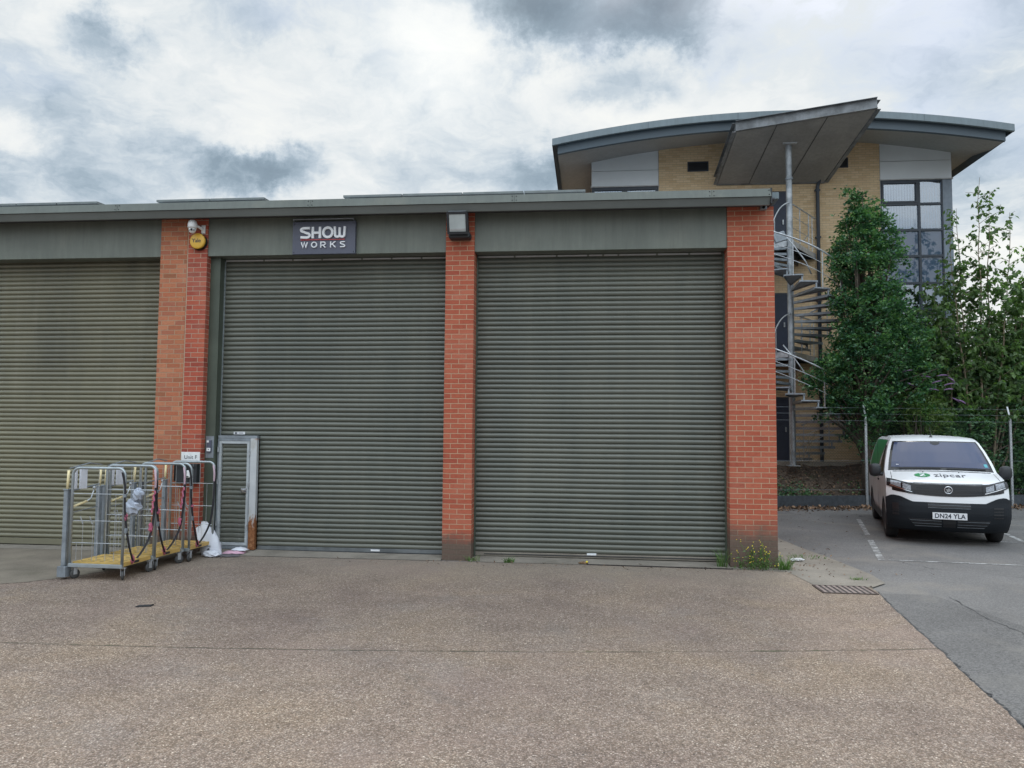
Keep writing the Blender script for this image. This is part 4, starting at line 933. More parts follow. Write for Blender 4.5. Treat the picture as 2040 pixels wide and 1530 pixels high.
# doors, side glass, mirrors, decal
def side_patch(name, mt, poly, sg, off=.006, par=van):
    m = MB(); m.add([(sg*(Wd(z)+off), y, z) for y, z in poly], [tuple(range(len(poly))) if sg > 0 else tuple(range(len(poly)))[::-1]]); return m.build(name, mt, par)
def side_grid(name, mt, y0, y1, zl, zh, sg, off=.006, n=16, nz=10):
    m = MB(); rows = []
    for j in range(nz+1):
        rows.append([(sg*(Wd(zl(y)+(zh(y)-zl(y))*j/nz)+off), y, zl(y)+(zh(y)-zl(y))*j/nz) for y in np.linspace(y0, y1, n)])
    m.grid(rows if sg < 0 else rows[::-1]); return m.build(name, mt, van)
for sg in (-1, 1):
    side_grid('side_window', M['black_gloss'], 1.15, 2.05, lambda y: 1.16 if y > 1.3 else 1.20, lambda y: min(1.70, ztop(y)-.13) if y > 1.2 else 1.25, sg)
    side_grid('side_decal', M['paint_green'], 2.15, 4.70, lambda y: 1.02+.75*max(0, (2.75-y)/.7) if y < 2.75 else 1.0, lambda y: min(1.80, ztop(y)-.05), sg)
    m = MB(); m.obox((sg*(.955), 1.98, 1.02), (.018, 0, 0), (0, .085, 0), (0, 0, .018)); m.build('door_handle', M['near_black'], van, bevel=.006)
    m = MB(); m.box(*(sorted((sg*.948, sg*.952))), 2.10, 2.112, .36, 1.78); m.box(*(sorted((sg*.955, sg*.965))), 1.40, 3.62, .30, .42); m.build('sill_trim', M['near_black'], van)
    for q in WY: m = MB(); m.tube([(sg*(Wd(.34)+.007), q+.405*math.cos(R(a)), .34+.405*math.sin(R(a))) for a in range(-10, 195, 10)], .027, 6); m.build('wheel_arch', M['near_black'], van)
    mr = MB(); c = (sg*1.075, 1.14, 1.235); rows = []
    for i in range(11):
        ph = math.pi*i/10; rows.append([(c[0]+.105*math.copysign(abs(math.sin(ph)*math.cos(a))**.7, math.cos(a)), c[1]+.085*math.sin(ph)*math.sin(a), c[2]+.125*math.copysign(abs(math.cos(ph))**.7, math.cos(ph))) for a in [2*math.pi*k/18 for k in range(18)]])
    mr.grid(rows, True); mo_ = mr.build('mirror', M['near_black'], van, smooth=True)
    m = MB(); m.tube([(sg*.90, 1.16, 1.16), (sg*1.05, 1.14, 1.15)], .035, 8); m.build('mirror_arm', M['near_black'], mo_)
    for q in WY:
        m = MB(); xo = sg*.94; xi = sg*.72
        prof = [(.20, xi), (.30, xi), (.335, xi+sg*.02), (.345, (xi+xo)/2), (.335, xo-sg*.02), (.30, xo), (.215, xo-sg*.01)]
        m.lathe(prof, (0, q, .345), 'x', 30); wh = m.build('wheel', M['rubber'], van, smooth=True)
        m = MB(); m.lathe([(.0, xo-sg*.05), (.06, xo-sg*.045), (.17, xo-sg*.05), (.205, xo-sg*.015), (.215, xo-sg*.012)], (0, q, .345), 'x', 24); m.build('hub_cap', M['alloy'], wh, smooth=True)
m = MB(); m.box(-.80, .80, .55, 4.8, .22, .40); m.box(-.70, .70, .95, 4.2, .40, .9); m.build('underbody', M['black'], van)
m = MB(); m.lathe([(0, .03), (.02, .025), (.03, 0)], (-.02, 1.86, 1.872), 'z', 12); m.tube([(-.02, 1.86, 1.89), (-.03, 1.93, 2.06)], .0055, 6); m.build('aerial', M['black'], van)
# ------------------------------------------------------------------ office building
OY = 13.0; OL = (7.8, 13.0, .9)
off = thing('office_building', 'buff brick office block with curved grey overhanging roof and corner glazing', 'office building', OL)
ZB = .6
def sz(x): return 11.17 - .0175*(x-7.8)**2           # soffit height where it meets the wall
def arch_wall(name, x0, x1, y0, y1, z0, mt, n=14):
    m = MB(); top = [(x0+(x1-x0)*i/n, sz(x0+(x1-x0)*i/n)+.03) for i in range(n+1)]
    m.prism([(x0, z0)] + [(x1, z0)] + top[::-1], 1, y0, y1); return m.build(name, mt, off, OL)
arch_wall('wall', 4.39, 11.205, 13.0, 13.3, ZB, M['brick_buff'])
m = MB(); m.box(2.23, 13.33, 24.7, 25, ZB, 10.6); m.box(13.03, 13.33, 13.5, 24.7, ZB, 10.6); m.box(2.23, 2.53, 13.5, 24.7, ZB, 10.6); m.build('wall', M['brick_buff'], off, OL)
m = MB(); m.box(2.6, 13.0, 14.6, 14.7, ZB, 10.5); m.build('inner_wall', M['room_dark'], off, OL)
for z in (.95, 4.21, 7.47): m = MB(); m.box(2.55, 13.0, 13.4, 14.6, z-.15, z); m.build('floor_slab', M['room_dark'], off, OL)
# white panels under the soffit
for x0, x1 in ((2.235, 4.375), (11.215, 13.335)):
    m = MB(); m.box(x0, x1, 13.0, 13.06, 9.83, 10.33 if x0 < 5 else 10.40); tag(m.build('white_panel', M['panel_white'], off, OL, bevel=.004), 'pale metal panel under the soffit')
    arch_wall('white_panel', x0, x1, 13.012, 13.05, 10.345 if x0 < 5 else 10.415, M['panel_white'])
    m = MB(); m.box(x0-.03, x1+.03, 12.96, 13.08, 9.795, 9.826); m.build('drip_sill', M['strip_pale'], off, OL)
    m = MB(); xx = x1+.002 if x0 < 5 else x0-.012; m.box(xx, xx+.01, 12.985, 13.02, ZB, 10.9); m.build('panel_joint', M['strip_pale'], off, OL)
# curtain wall glazing
ZR = [9.79, 9.04, 8.22, 7.40, 6.55, 5.75, 4.95, 4.15, 3.35, 2.55, 1.75, ZB]
def glazing(xa, xb, xc, xd, mirror=False):
    xs_ = [xa, xb, xc]
    for i in range(len(ZR)-1):
        zt, zb = ZR[i], ZR[i+1]
        for j in range(2):
            x0, x1 = xs_[j], xs_[j+1]
            if i > 6 and mirror: continue
            m = MB(); t_ = .035; frame(m, x0, x1, zb, zt, 13.0, 13.09, t_, t_)
            fr = m.build('window', M['frame_dark'], off, OL)
            opn = (i % 5 == 0 and (x1-x0) > .8)
            if opn:
                m = MB(); frame(m, x0+.037, x1-.037, zb+.037, zt-.037, 12.985, 13.08, .055); m.build('opening_sash', M['frame_dark'], fr, OL)
            blue = i in (2, 3, 7, 8)
            m = MB(); m.box(x0+.036, x1-.036, 13.045, 13.055, zb+.036, zt-.036); m.build('pane', M['glass_blue'] if blue else M['glass_office'], fr, OL)
            if i in (0, 1, 5, 6):
                m = MB(); x = x0+.05
                k = 0
                while x < x1-.09:
                    m.box(x, x+.052, 13.14, 13.145, zb-.02, zt+.02); x += .082; k += 1
                b = m.build('blind', M['blind'], fr, OL)
    m = MB(); lo_, hi_ = min(xc, xd), max(xc, xd)
    return
glazing(11.215, 12.36, 13.06, 13.33); glazing(2.235, 3.30, 4.375, 2.2, True)
for z0, z1 in ((ZB, 4.12), (4.14, 8.20), (8.22, 9.79)):
    m = MB(); m.box(13.065, 13.34, 13.0, 13.35, z0, z1); m.build('corner_panel', M['corner_grey'], off, OL)
# vents
for x0, x1 in ((5.30, 5.96), (9.60, 10.255)):
    m = MB(); frame(m, x0, x1, 10.24, 10.56, 12.975, 13.001, .03); v = m.build('vent', M['frame_dark'], off, OL)
    m = MB()
    for i in range(6): z = 10.275+i*.043; m.obox(((x0+x1)/2, 12.992, z+.016), ((x1-x0)/2-.03, 0, 0), (0, .012, .012), (0, -.002, .002))
    m.build('louvre', M['near_black'], v, OL); m = MB(); m.box(x0+.03, x1-.03, 12.9985, 12.9995, 10.27, 10.53); m.build('vent_back', M['black'], v, OL)
# doors on three floors
for z in (.98, 4.25, 7.50):
    m = MB(); m.box(7.42, 8.40, 12.965, 12.999, z, z+1.97); dd = m.build('door', M['door_blue'], off, OL, bevel=.004)
    m = MB(); frame(m, 7.36, 8.46, z-.02, z+2.03, 12.975, 13.02, .055, .02); m.build('door_frame', M['frame_dark'], dd, OL)
    m = MB(); m.box(8.22, 8.26, 12.93, 12.964, z+.95, z+1.10); m.build('handle', M['galv'], dd, OL)
# down pipe
m = MB(); m.tube([(9.30, 12.93, 1.0), (9.30, 12.93, 9.62), (9.34, 12.90, 9.80), (9.38, 12.60, 9.95)], .055, 10)
m.build('down_pipe', M['frame_dark'], off, OL, smooth=True)
for z in (2, 4, 6, 8, 9.5): m = MB(); m.box(9.22, 9.38, 12.90, 12.998, z, z+.05); m.build('pipe_bracket', M['frame_dark'], off, OL)
# curved roof
def zt(x): return 11.30 - .0146*(x-7.6)**2
XA, XB = 1.05, 14.13; NX = 36
rf = MB(); rows = []
X = [XA+(XB-XA)*i/NX for i in range(NX+1)]
rf.grid([[(x, 10.98, zt(x)) for x in X], [(x, 26.5, zt(x)) for x in X]]); rfo = rf.build('roof', M['roof_metal'], off, OL, smooth=True)
m = MB()
def ring(y, x, z0, z1, th):
    return
m.grid([[(x, y, zt(x)+dz) for x in X] for (y, dz) in ((10.98, .003), (10.97, -.20), (11.02, -.215), (11.06, -.20))]); 
for xe, sg in ((XA, -1), (XB, 1)): m.add([(xe, 10.97, zt(xe)-.2), (xe, 26.5, zt(xe)-.2), (xe, 26.5, zt(xe)), (xe, 10.98, zt(xe))], [(0, 1, 2, 3) if sg > 0 else (3, 2, 1, 0)])
m.build('roof_edge', M['roof_metal'], rfo, OL)
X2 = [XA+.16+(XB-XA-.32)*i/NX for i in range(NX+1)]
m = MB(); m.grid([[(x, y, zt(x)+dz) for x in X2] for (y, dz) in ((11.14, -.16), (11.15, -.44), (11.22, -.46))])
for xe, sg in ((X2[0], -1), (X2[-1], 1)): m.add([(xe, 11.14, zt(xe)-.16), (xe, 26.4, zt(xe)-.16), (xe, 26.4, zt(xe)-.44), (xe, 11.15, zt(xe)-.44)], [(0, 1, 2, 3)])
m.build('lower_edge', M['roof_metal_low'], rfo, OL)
m = MB()
rows = [[(x, 11.16, zt(x)-.445) for x in X2], [(x, 11.9, (zt(x)-.43)*.55+(sz(x) if 2.2 < x < 13.4 else zt(x)-.40)*.45) for x in X2], [(x, 13.02, sz(x)+.01) for x in X2], [(x, 26.4, sz(x)+.01) for x in X2]]
m.grid(rows); m.build('soffit', M['soffit_grey'], rfo, OL, smooth=True)
m = MB(); m.grid([[(x, 11.03, zt(x)-.18) for x in X2], [(x, 11.15, zt(x)-.17) for x in X2]]); m.build('roof_gutter', M['frame_dark'], rfo, OL)
for x in (3.9, 6.5, 9.1, 11.7):
    m = MB(); m.add([(x, 10.966, zt(x)-.2), (x+.012, 10.966, zt(x)-.2), (x+.012, 10.975, zt(x)), (x, 10.975, zt(x))], [(0, 1, 2, 3)]); m.build('edge_seam', M['roof_metal_low'], rfo, OL)

# ------------------------------------------------------------------ spiral staircase with its canopy
PX, PY = 7.985, 11.2; SL = (PX, PY, .98)
st = thing('spiral_staircase', 'galvanised spiral fire escape staircase with a sloping steel canopy', 'staircase', SL)
m = MB(); m.tube([(PX, PY, .95), (PX, PY, 10.38)], .088, 20); m.box(PX-.16, PX+.16, PY-.16, PY+.16, .96, .985); m.build('pole', M['galv_pole'], st, SL, smooth=False)
for z in (4.0, 7.25, 9.3): m = MB(); m.lathe([(.098, 0), (.112, .004), (.112, .05), (.098, .054)], (PX, PY, z), 'z', 20); m.build('pole_collar', M['galv_dull'], st, SL)
FL = (.98, 4.25, 7.50); NS = 18; DA = 16.4; RS = 1.40
def pt_(a, r_, z): return (PX+r_*math.cos(R(a)), PY+r_*math.sin(R(a)), z)
A_TOP = 152          # landing's left edge; the flight turns anticlockwise as it goes down
def tread(a, z, last=False):
    m = MB(); a0, a1 = a-2, a+DA+2.5; n = 4
    for (zt_, th) in ((z, .035),):
        top = [pt_(a0+(a1-a0)*0, .10, zt_)] + [pt_(a0+(a1-a0)*k/n, RS, zt_) for k in range(n+1)] + [pt_(a1, .10, zt_)]
        bot = [(x, y, zz-th) for x, y, zz in top]; N = len(top)
        m.add(top+bot, [tuple(range(N)), tuple(range(N, 2*N))[::-1]] + [(i, N+i, N+(i+1) % N, (i+1) % N)[::-1] for i in range(N)])
    # down-turned nosing and a bracket below
    for aa in (a0, a1):
        p, q = Vector(pt_(aa, .10, z-.035)), Vector(pt_(aa, RS, z-.035)); dz = Vector((0, 0, -.035))
        nn = (q-p).cross(Vector((0, 0, 1))).normalized()*.004; m.obox((p+q)/2+dz*.5, (q-p)/2, nn, dz/2)
    o = m.build('tread', M['galv_dull'], st, SL)
    m = MB(); p = pt_(a+DA+1.5, RS-.05, z-.036); m.box(p[0]-.02, p[0]+.02, p[1]-.02, p[1]+.02, z-.185, z-.037); m.build('riser_post', M['galv_dull'], o, SL)
rails = []
for fl in (0, 1):
    z1, z0 = FL[fl+1], FL[fl]; rh = (z1-z0)/NS; top = z1
    for k in range(NS-1): tread(A_TOP+k*DA, top-(k+1)*rh)
    a_e = A_TOP+(NS-1)*DA
    # handrail and mid rails down the outside of the flight
    for nm, hh, r_ in (('handrail', 1.0, .024), ('mid_rail', .66, .010), ('mid_rail', .38, .010)):
        P_ = [pt_(a, RS+.01, top-rh*(1+(a-A_TOP)/DA)+hh+rh*.5) for a in np.linspace(A_TOP, a_e-6, 46)]
        m = MB(); m.tube(P_, r_, 7); m.build(nm, M['galv'], st, SL, smooth=True)
    for k in range(0, NS-1, 2):
        a = A_TOP+(k+.5)*DA; z = top-(k+1)*rh; m = MB(); m.tube([pt_(a, RS+.01, z-.04), pt_(a, RS+.01, z+1.0)], .014, 6); m.build('baluster', M['galv'], st, SL)
    # landing out to the wall
    m = MB(); a_r = a_e-360
    er = Vector((math.cos(R(a_r)), math.sin(R(a_r)))); ray = lambda a, r_: (PX+r_*math.cos(R(a)), PY+r_*math.sin(R(a)))
    # right edge runs from the pole out to the wall
    Rr_ = (PX+1.22, 12.93); Lp = ray(A_TOP, RS)
    poly = [(PX+.07, PY-.07), Rr_, (PX-1.45, 12.93), (PX-1.45, Lp[1]+.15), Lp, (PX-.09, PY-.03)]
    m.prism(poly, 2, z1-.055, z1-.015); lo_ = m.build('landing', M['galv_dull'], st, SL)
    m = MB()
    def edgebeam(a, b, h=.16):
        a, b = Vector((*a, z1-.09)), Vector((*b, z1-.09)); nn = (b-a).cross(Vector((0, 0, 1))).normalized()*.006; m.obox((a+b)/2, (b-a)/2, nn, Vector((0, 0, h/2)))
    edgebeam((PX+.075, PY-.08), (Rr_[0]+.005, Rr_[1])); edgebeam(Lp, (PX-.1, PY-.04)); edgebeam((PX-1.456, Lp[1]+.15), (PX-1.456, 12.92)); m.build('edge_beam', M['galv'], lo_, SL)
    m = MB()
    for q in (.18, .45, .72, .95):
        a, b = Vector((PX+.05, PY-.03, 0)).lerp(Vector((Rr_[0], Rr_[1], 0)), q), Vector((*Lp, 0)).lerp(Vector((PX-1.45, 12.9, 0)), q); a.z = b.z = z1-.13
        nn = (b-a).cross(Vector((0, 0, 1))).normalized()*.02; m.obox((a+b)/2, (b-a)/2, nn, Vector((0, 0, .07)))
    m.obox((PX+.36, PY+1.0, z1-.26), (.04, 0, 0), (.30, .72, -.0), (0, 0, .12)); m.build('joists', M['near_black'], lo_, SL)
    m = MB(); m.tube([(PX-.36, PY-.52, z1+.14), (PX-.05, PY-.62, z1-.30), (PX+.28, PY-.62, z1-.78), (PX+.42, PY-.60, z1-1.12)], .020, 7); m.build('handrail', M['galv'], st, SL, smooth=True)
    # guard rails round the landing
    gl_ = MB(); P0, P1 = Vector((PX+.12, PY+.05, z1)), Vector((Rr_[0]-.02, Rr_[1]-.1, z1))
    m = MB(); m.tube([P0+Vector((0, 0, 1.08)), P1+Vector((0, 0, 1.08))], .022, 7)
    m.build('guard_rail', M['galv'], st, SL)
    for h_ in (.38, .72): m = MB(); m.tube([P0+Vector((0, 0, h_)), P1+Vector((0, 0, h_))], .009, 6); m.build('mid_rail', M['galv'], st, SL)
    for t_ in (.28, .68, .84): m = MB(); q = P0.lerp(P1, t_); m.tube([q, q+Vector((0, 0, 1.06))], .014, 6); m.build('baluster', M['galv'], st, SL)
    m = MB(); q = P0.lerp(P1, .66); m.tube([P0.lerp(P1, .42)+Vector((0, 0, .15)), P0.lerp(P1, .66)+Vector((0, 0, .45)), P0.lerp(P1, .66)+Vector((0, 0, .8))], .012, 6); m.build('stay', M['galv_dull'], st, SL)
    # left hand arc where the rail rises on to the landing
    m = MB(); P_ = []
    for k in range(13):
        t_ = k/12; a = 172-t_*0; P_.append((PX-RS*math.sin(math.pi/2*(1-t_))*.40-.03*t_ + (0), PY-.05-.10*t_, z1-.1+1.18*math.sin(math.pi/2*t_)))
    m.tube(P_, .022, 7); m.build('guard_rail', M['galv'], st, SL, smooth=True)
    m = MB(); m.tube([(PX-.40, PY+.1, z1-.05), (PX-.40, PY+.1, z1+.72)], .014, 6); m.build('baluster', M['galv'], st, SL)
# canopy: a level-edged steel tray sloping up away from the wall
Ac, Bc, Cc, Dc = Vector((6.34, 10.46, 10.50)), Vector((9.97, 9.76, 10.74)), Vector((9.52, 12.92, 9.76)), Vector((6.20, 12.92, 9.78))
def shrink(P_, k): c = sum(P_, Vector())/4; return [c+(p-c)*k for p in P_]
cp = MB(); b4 = shrink([Ac, Bc, Cc, Dc], .985); cp.add([p for p in b4]+[p+Vector((0, 0, .05)) for p in b4], [(3, 2, 1, 0), (4, 5, 6, 7), (0, 1, 5, 4), (1, 2, 6, 5), (2, 3, 7, 6), (3, 0, 4, 7)])
cn = cp.build('canopy', M['canopy_soffit'], st, SL)
def channel(a, b, h, inw, lab='edge_channel'):
    m = MB(); d_ = (b-a).normalized(); up = Vector((0, 0, 1)); o_ = d_.cross(up).normalized()
    if o_.dot((a+b)/2 - sum([Ac, Bc, Cc, Dc], Vector())/4) < 0: o_ = -o_
    c0 = (a+b)/2; L_ = (b-a)/2
    m.obox(c0+up*h/2, L_, o_*.006, up*(h/2)); m.obox(c0+o_*.05+up*(h-.006), L_, o_*.05, up*.006); m.obox(c0+o_*.05-up*.002, L_, o_*.055, up*.007)
    return m.build(lab, M['channel_steel'], cn, SL)
channel(Ac, Bc, .30, 1); channel(Bc, Cc, .26, 1); channel(Dc, Ac, .26, 1); channel(Cc, Dc, .22, 1)
m = MB()
for t_ in (.30, .66):
    a, b = Ac.lerp(Bc, t_), Dc.lerp(Cc, t_); nn = Vector((1, 0, 0))*.008; m.obox((a+b)/2-Vector((0, 0, .004)), (b-a)/2, nn, Vector((0, 0, .003)))
m.build('soffit_joint', M['near_black'], cn, SL)
m = MB(); m.box(PX-.2, PX+.2, PY-.2, PY+.2, 10.33, 10.352); m.build('pole_plate', M['galv'], cn, SL)
# floodlight fixed at the landing
m = MB(); m.obox((PX-.42, PY-.55, 7.47), (.16, 0, .05), (0, .05, 0), (-.05, 0, .13)); m.build('landing_lamp', M['galv_dull'], st, SL, bevel=.02)

# ------------------------------------------------------------------ chain link fence
FC = (9.365, yf(9.365), 0)
fe = thing('chain_link_fence', 'chain link fence with galvanised posts behind the van and below the trees', 'fence', FC)
px_ = (5.30, 9.365, 13.43, 17.5)
for x in px_:
    m = MB(); y = yf(x); m.box(x-.028, x+.028, y-.006, y+.0, -.02, 2.30); m.box(x-.028, x-.022, y, y+.045, -.02, 2.30); m.obox((x-.004, y+.05, 2.47), (.02, 0, 0), (0, .004, .001), (-.012, .055, .19)); p = m.build('fence_post', M['galv'], fe, FC)
m = MB(); dirx = Vector((1, .24, 0)).normalized(); A0 = Vector((4.9, yf(4.9)-.01, 0)); Lf = 13.2; Hf = 2.25; st_ = .078
k = -Hf
while k < Lf:
    for sg in (1, -1):
        s0, s1 = (k, k+Hf)
        z0, z1 = (0.02, Hf)
        a, b = s0, s1; za, zb = (z0, z1) if sg > 0 else (z1, z0)
        if a < 0: za += (zb-za)*(-a)/(b-a); a = 0
        if b > Lf: zb -= (zb-za)*(b-Lf)/(b-a); b = Lf
        if b-a > .02: m.tube([A0+dirx*a+Vector((0, sg*.002, za)), A0+dirx*b+Vector((0, sg*.002, zb))], 0.0012, 3, cap=False)
    k += st_
tag(m.build('wire_netting', M['near_black'], fe, FC), kind='stuff')
m = MB()
for z in (.45, 1.2, 2.24, 2.42, 2.58): m.tube([A0+Vector((0, .0 if z < 2.3 else .1, z)), A0+dirx*Lf+Vector((0, .0 if z < 2.3 else .1, z))], .0025, 4)
m.build('line_wire', M['galv_dull'], fe, FC)
m = MB()
for (a, b) in zip(px_[:-1], px_[1:]):
    m.prism([(a+.03, yf(a)+.01), (b-.03, yf(b)+.01), (b-.03, yf(b)+.05), (a+.03, yf(a)+.05)], 2, -.02, .30)
m.build('gravel_board', M['gravel_board'], fe, FC)

m = MB(); m.prism([(12.05, 1.03), (12.98, 1.03), (12.98, .6), (12.05, .6)], 0, 5.0, 16.5); tag(m.build('path', M['kerb']), kind='structure')
# ------------------------------------------------------------------ leaves
def leaves(pos, L, W_, seed, droop=0.0, upb=.5, fold=.25, dirs=None):
    """one small folded blade per position; returns vertex and face arrays"""
    rg = np.random.default_rng(seed); n = len(pos)
    if dirs is None:
        dv = rg.normal(size=(n, 3)); dv[:, 2] = dv[:, 2]*.5 - droop
    else: dv = dirs + rg.normal(scale=.5, size=(n, 3))
    dv /= np.linalg.norm(dv, axis=1)[:, None]
    nv = rg.normal(size=(n, 3)); nv[:, 2] = np.abs(nv[:, 2])+upb; nv -= (nv*dv).sum(1)[:, None]*dv; nv /= np.linalg.norm(nv, axis=1)[:, None]
    sv = np.cross(dv, nv); l = (L*rg.uniform(.65, 1.25, n))[:, None]; w_ = (W_*rg.uniform(.7, 1.2, n))[:, None]
    V = np.empty((n, 4, 3)); V[:, 0] = pos; V[:, 1] = pos+dv*l*.45+sv*w_*.5+nv*w_*fold; V[:, 2] = pos+dv*l; V[:, 3] = pos+dv*l*.45-sv*w_*.5+nv*w_*fold
    return V.reshape(-1, 3)
def leaf_obj(name, V, mt, parent, org):
    V = np.asarray(V, dtype=np.float32) - np.array(org, dtype=np.float32); n = len(V)//4
    me = bpy.data.meshes.new(name); me.vertices.add(len(V)); me.vertices.foreach_set('co', V.ravel())
    me.loops.add(4*n); me.loops.foreach_set('vertex_index', np.arange(4*n, dtype=np.int32)); me.polygons.add(n)
    me.polygons.foreach_set('loop_start', np.arange(0, 4*n, 4, dtype=np.int32)); me.polygons.foreach_set('loop_total', np.full(n, 4, dtype=np.int32)); me.update(calc_edges=True)
    me.materials.append(mt); o = bpy.data.objects.new(name, me); COL.objects.link(o); o.parent = parent; return o
def clump_pts(clumps, per_twig, tw_density, spread, seed, shell=.55):
    rg = np.random.default_rng(seed); P_ = []; T_ = []
    for (cx, cy, cz, rx, ry, rz) in clumps:
        area = 4*math.pi*((rx*ry)**1.6/3+(rx*rz)**1.6/3+(ry*rz)**1.6/3)**(1/1.6); k = int(area*tw_density)
        v = rg.normal(size=(k, 3)); v /= np.linalg.norm(v, axis=1)[:, None]; rad = (shell+(1-shell)*rg.random(k))**.8*(1+.10*rg.normal(size=k))
        c = np.array([cx, cy, cz])+v*rad[:, None]*np.array([rx, ry, rz]); T_.append(c)
        nn = rg.integers(int(per_twig*.5), int(per_twig*1.5), k)
        for q, m_ in zip(c, nn):
            P_.append(q+rg.normal(size=(m_, 3))*np.array([spread, spread, spread*.75]))
    return np.concatenate(P_), np.concatenate(T_)
def limbs(mb, base, targets, r0, seed, n=14, fork=.35):
    rr = random.Random(seed)
    for k in range(n):
        t = Vector(targets[rr.randrange(len(targets))]); b = Vector(base); s = b.lerp(Vector((b.x+(t.x-b.x)*.12, b.y+(t.y-b.y)*.12, t.z)), rr.uniform(.15, fork+.2))
        mid = s.lerp(t, .5)+Vector((rr.uniform(-.1, .1), rr.uniform(-.1, .1), .12)); L_ = (t-s).length
        mb.tube([s, s.lerp(mid, .5), mid, mid.lerp(t, .6), t], [r0*.35, r0*.28, r0*.2, r0*.12, r0*.05], 6)
# hornbeam
HB = (9.62, 10.15, .45)
t = thing('hornbeam_tree', 'tall columnar dark green tree between the staircase and the corner windows', 'tree', HB)
cl = []
prof = [(7.6, .36, -.05), (7.15, .62, -.05), (6.6, .88, .05), (6.0, 1.02, .1), (5.4, 1.05, .1), (4.8, 1.10, .1), (4.2, 1.15, .1), (3.6, 1.2, .0), (3.0, 1.22, -.1), (2.5, 1.1, -.1), (2.0, .8, -.1), (1.4, .5, -.1)]
rr = random.Random(21)
for z, r_, dx in prof:
    nk = 3 if r_ < .6 else 6
    for k in range(nk):
        a = 2*math.pi*(k+rr.random()*.6)/nk; q = r_*rr.uniform(.45, .68)
        cl.append((HB[0]+dx+q*math.cos(a), HB[1]+q*math.sin(a), HB[2]+z+rr.uniform(-.2, .2)-.45*0, r_*rr.uniform(.32, .5), r_*rr.uniform(.32, .5), rr.uniform(.38, .62)))
for (dx, dy, z, r_) in ((1.1, -.1, 4.25, .50), (1.35, .0, 3.75, .55), (1.5, .1, 3.1, .6), (.95, -.3, 4.8, .3), (.55, 0, 7.15, .33), (.62, -.1, 6.5, .42), (-1.25, -.1, 3.0, .42), (-1.45, -.2, 2.75, .30), (1.2, 0, 2.4, .6), (-.95, 0, 2.2, .35), (-.2, 0, 8.0, .24), (-.1, .1, 7.7, .3), (.42, 0, 7.6, .26)):
    cl.append((HB[0]+dx, HB[1]+dy, HB[2]+z, r_*.85, r_*.85, r_*1.15))
P_, T_ = clump_pts(cl, 26, 9.5, .078, 5, .5)
leaf_obj('crown', leaves(P_, .100, .062, 6), M['leaf_hornbeam'], t, HB)
m = MB(); m.tube([(HB[0], HB[1], .1), (HB[0]+.02, HB[1], 1.5), (HB[0]+.0, HB[1], 3.2), (HB[0]+.05, HB[1], 5.2), (HB[0]-.02, HB[1], 7.6)], [.13, .11, .085, .05, .015], 9)
limbs(m, (HB[0], HB[1], .8), T_, .15, 3, 110, .5); m.build('trunk', M['bark'], t, HB, smooth=True)
# young open-crowned tree
YT = (12.95, 10.9, .5)
t = thing('young_tree', 'thin young tree with sparse drooping leaves against the sky at the right edge', 'tree', YT)
rr = random.Random(8); m = MB(); LP = []; LD = []
stems = [((0, 0), (.15, 0), 9.15, .0), ((-.15, .1), (-.45, .1), 8.3, .1), ((.1, -.1), (.95, -.1), 8.1, -.05), ((-.25, 0), (-1.15, 0), 6.1, .1), ((.2, .1), (1.55, .1), 7.2, .0), ((.05, .1), (.5, .2), 8.7, 0), ((.2, 0), (1.9, 0), 5.6, 0), ((-.1, -.1), (-.75, -.15), 7.4, 0), ((-.2, 0), (-1.55, .1), 4.9, 0), ((.1, 0), (1.25, .1), 6.2, 0)]
for (b, e, zt_, w_) in stems:
    pts = []
    n = 12
    for k in range(n+1):
        u = k/n; pts.append(Vector((YT[0]+b[0]+(e[0]-b[0])*u**.8+rr.gauss(0, .02), YT[1]+b[1]+(e[1]-b[1])*u+rr.gauss(0, .03), .4+(zt_-.4)*u)))
    m.tube(pts, [.035*(1-u/n*.85) for u in range(n+1)], 5)
    for k in range(3, n*6):
        u = k/(n*6); i = min(int(u*n), n-1); p = pts[i].lerp(pts[i+1], u*n-i)
        if p.z < 2.2: continue
        dens = 1.0 if p.z < 6.6 else .75
        if rr.random() > dens+.15: continue
        a = rr.uniform(0, 6.28); L_ = rr.uniform(.15, .65)*(1.3 if p.z < 6 else 1.0)*(1-.3*u); q = p+Vector((math.cos(a)*L_, math.sin(a)*L_, L_*.45))
        m.tube([p, p.lerp(q, .5)+Vector((0, 0, .03)), q], [.008, .006, .003], 4, cap=False)
        for j in range(int((8 if p.z > 6.6 else 24)*L_*1.8)+2):
            s_ = rr.uniform(.15, 1.05); c = p.lerp(q, s_); LP.append((c.x+rr.gauss(0, .035), c.y+rr.gauss(0, .035), c.z+rr.gauss(0, .03)))
leaf_obj('crown', leaves(np.array(LP), .155, .10, 9, droop=.9, upb=.2), M['leaf_young'], t, YT); m.build('trunk', M['twig'], t, YT)
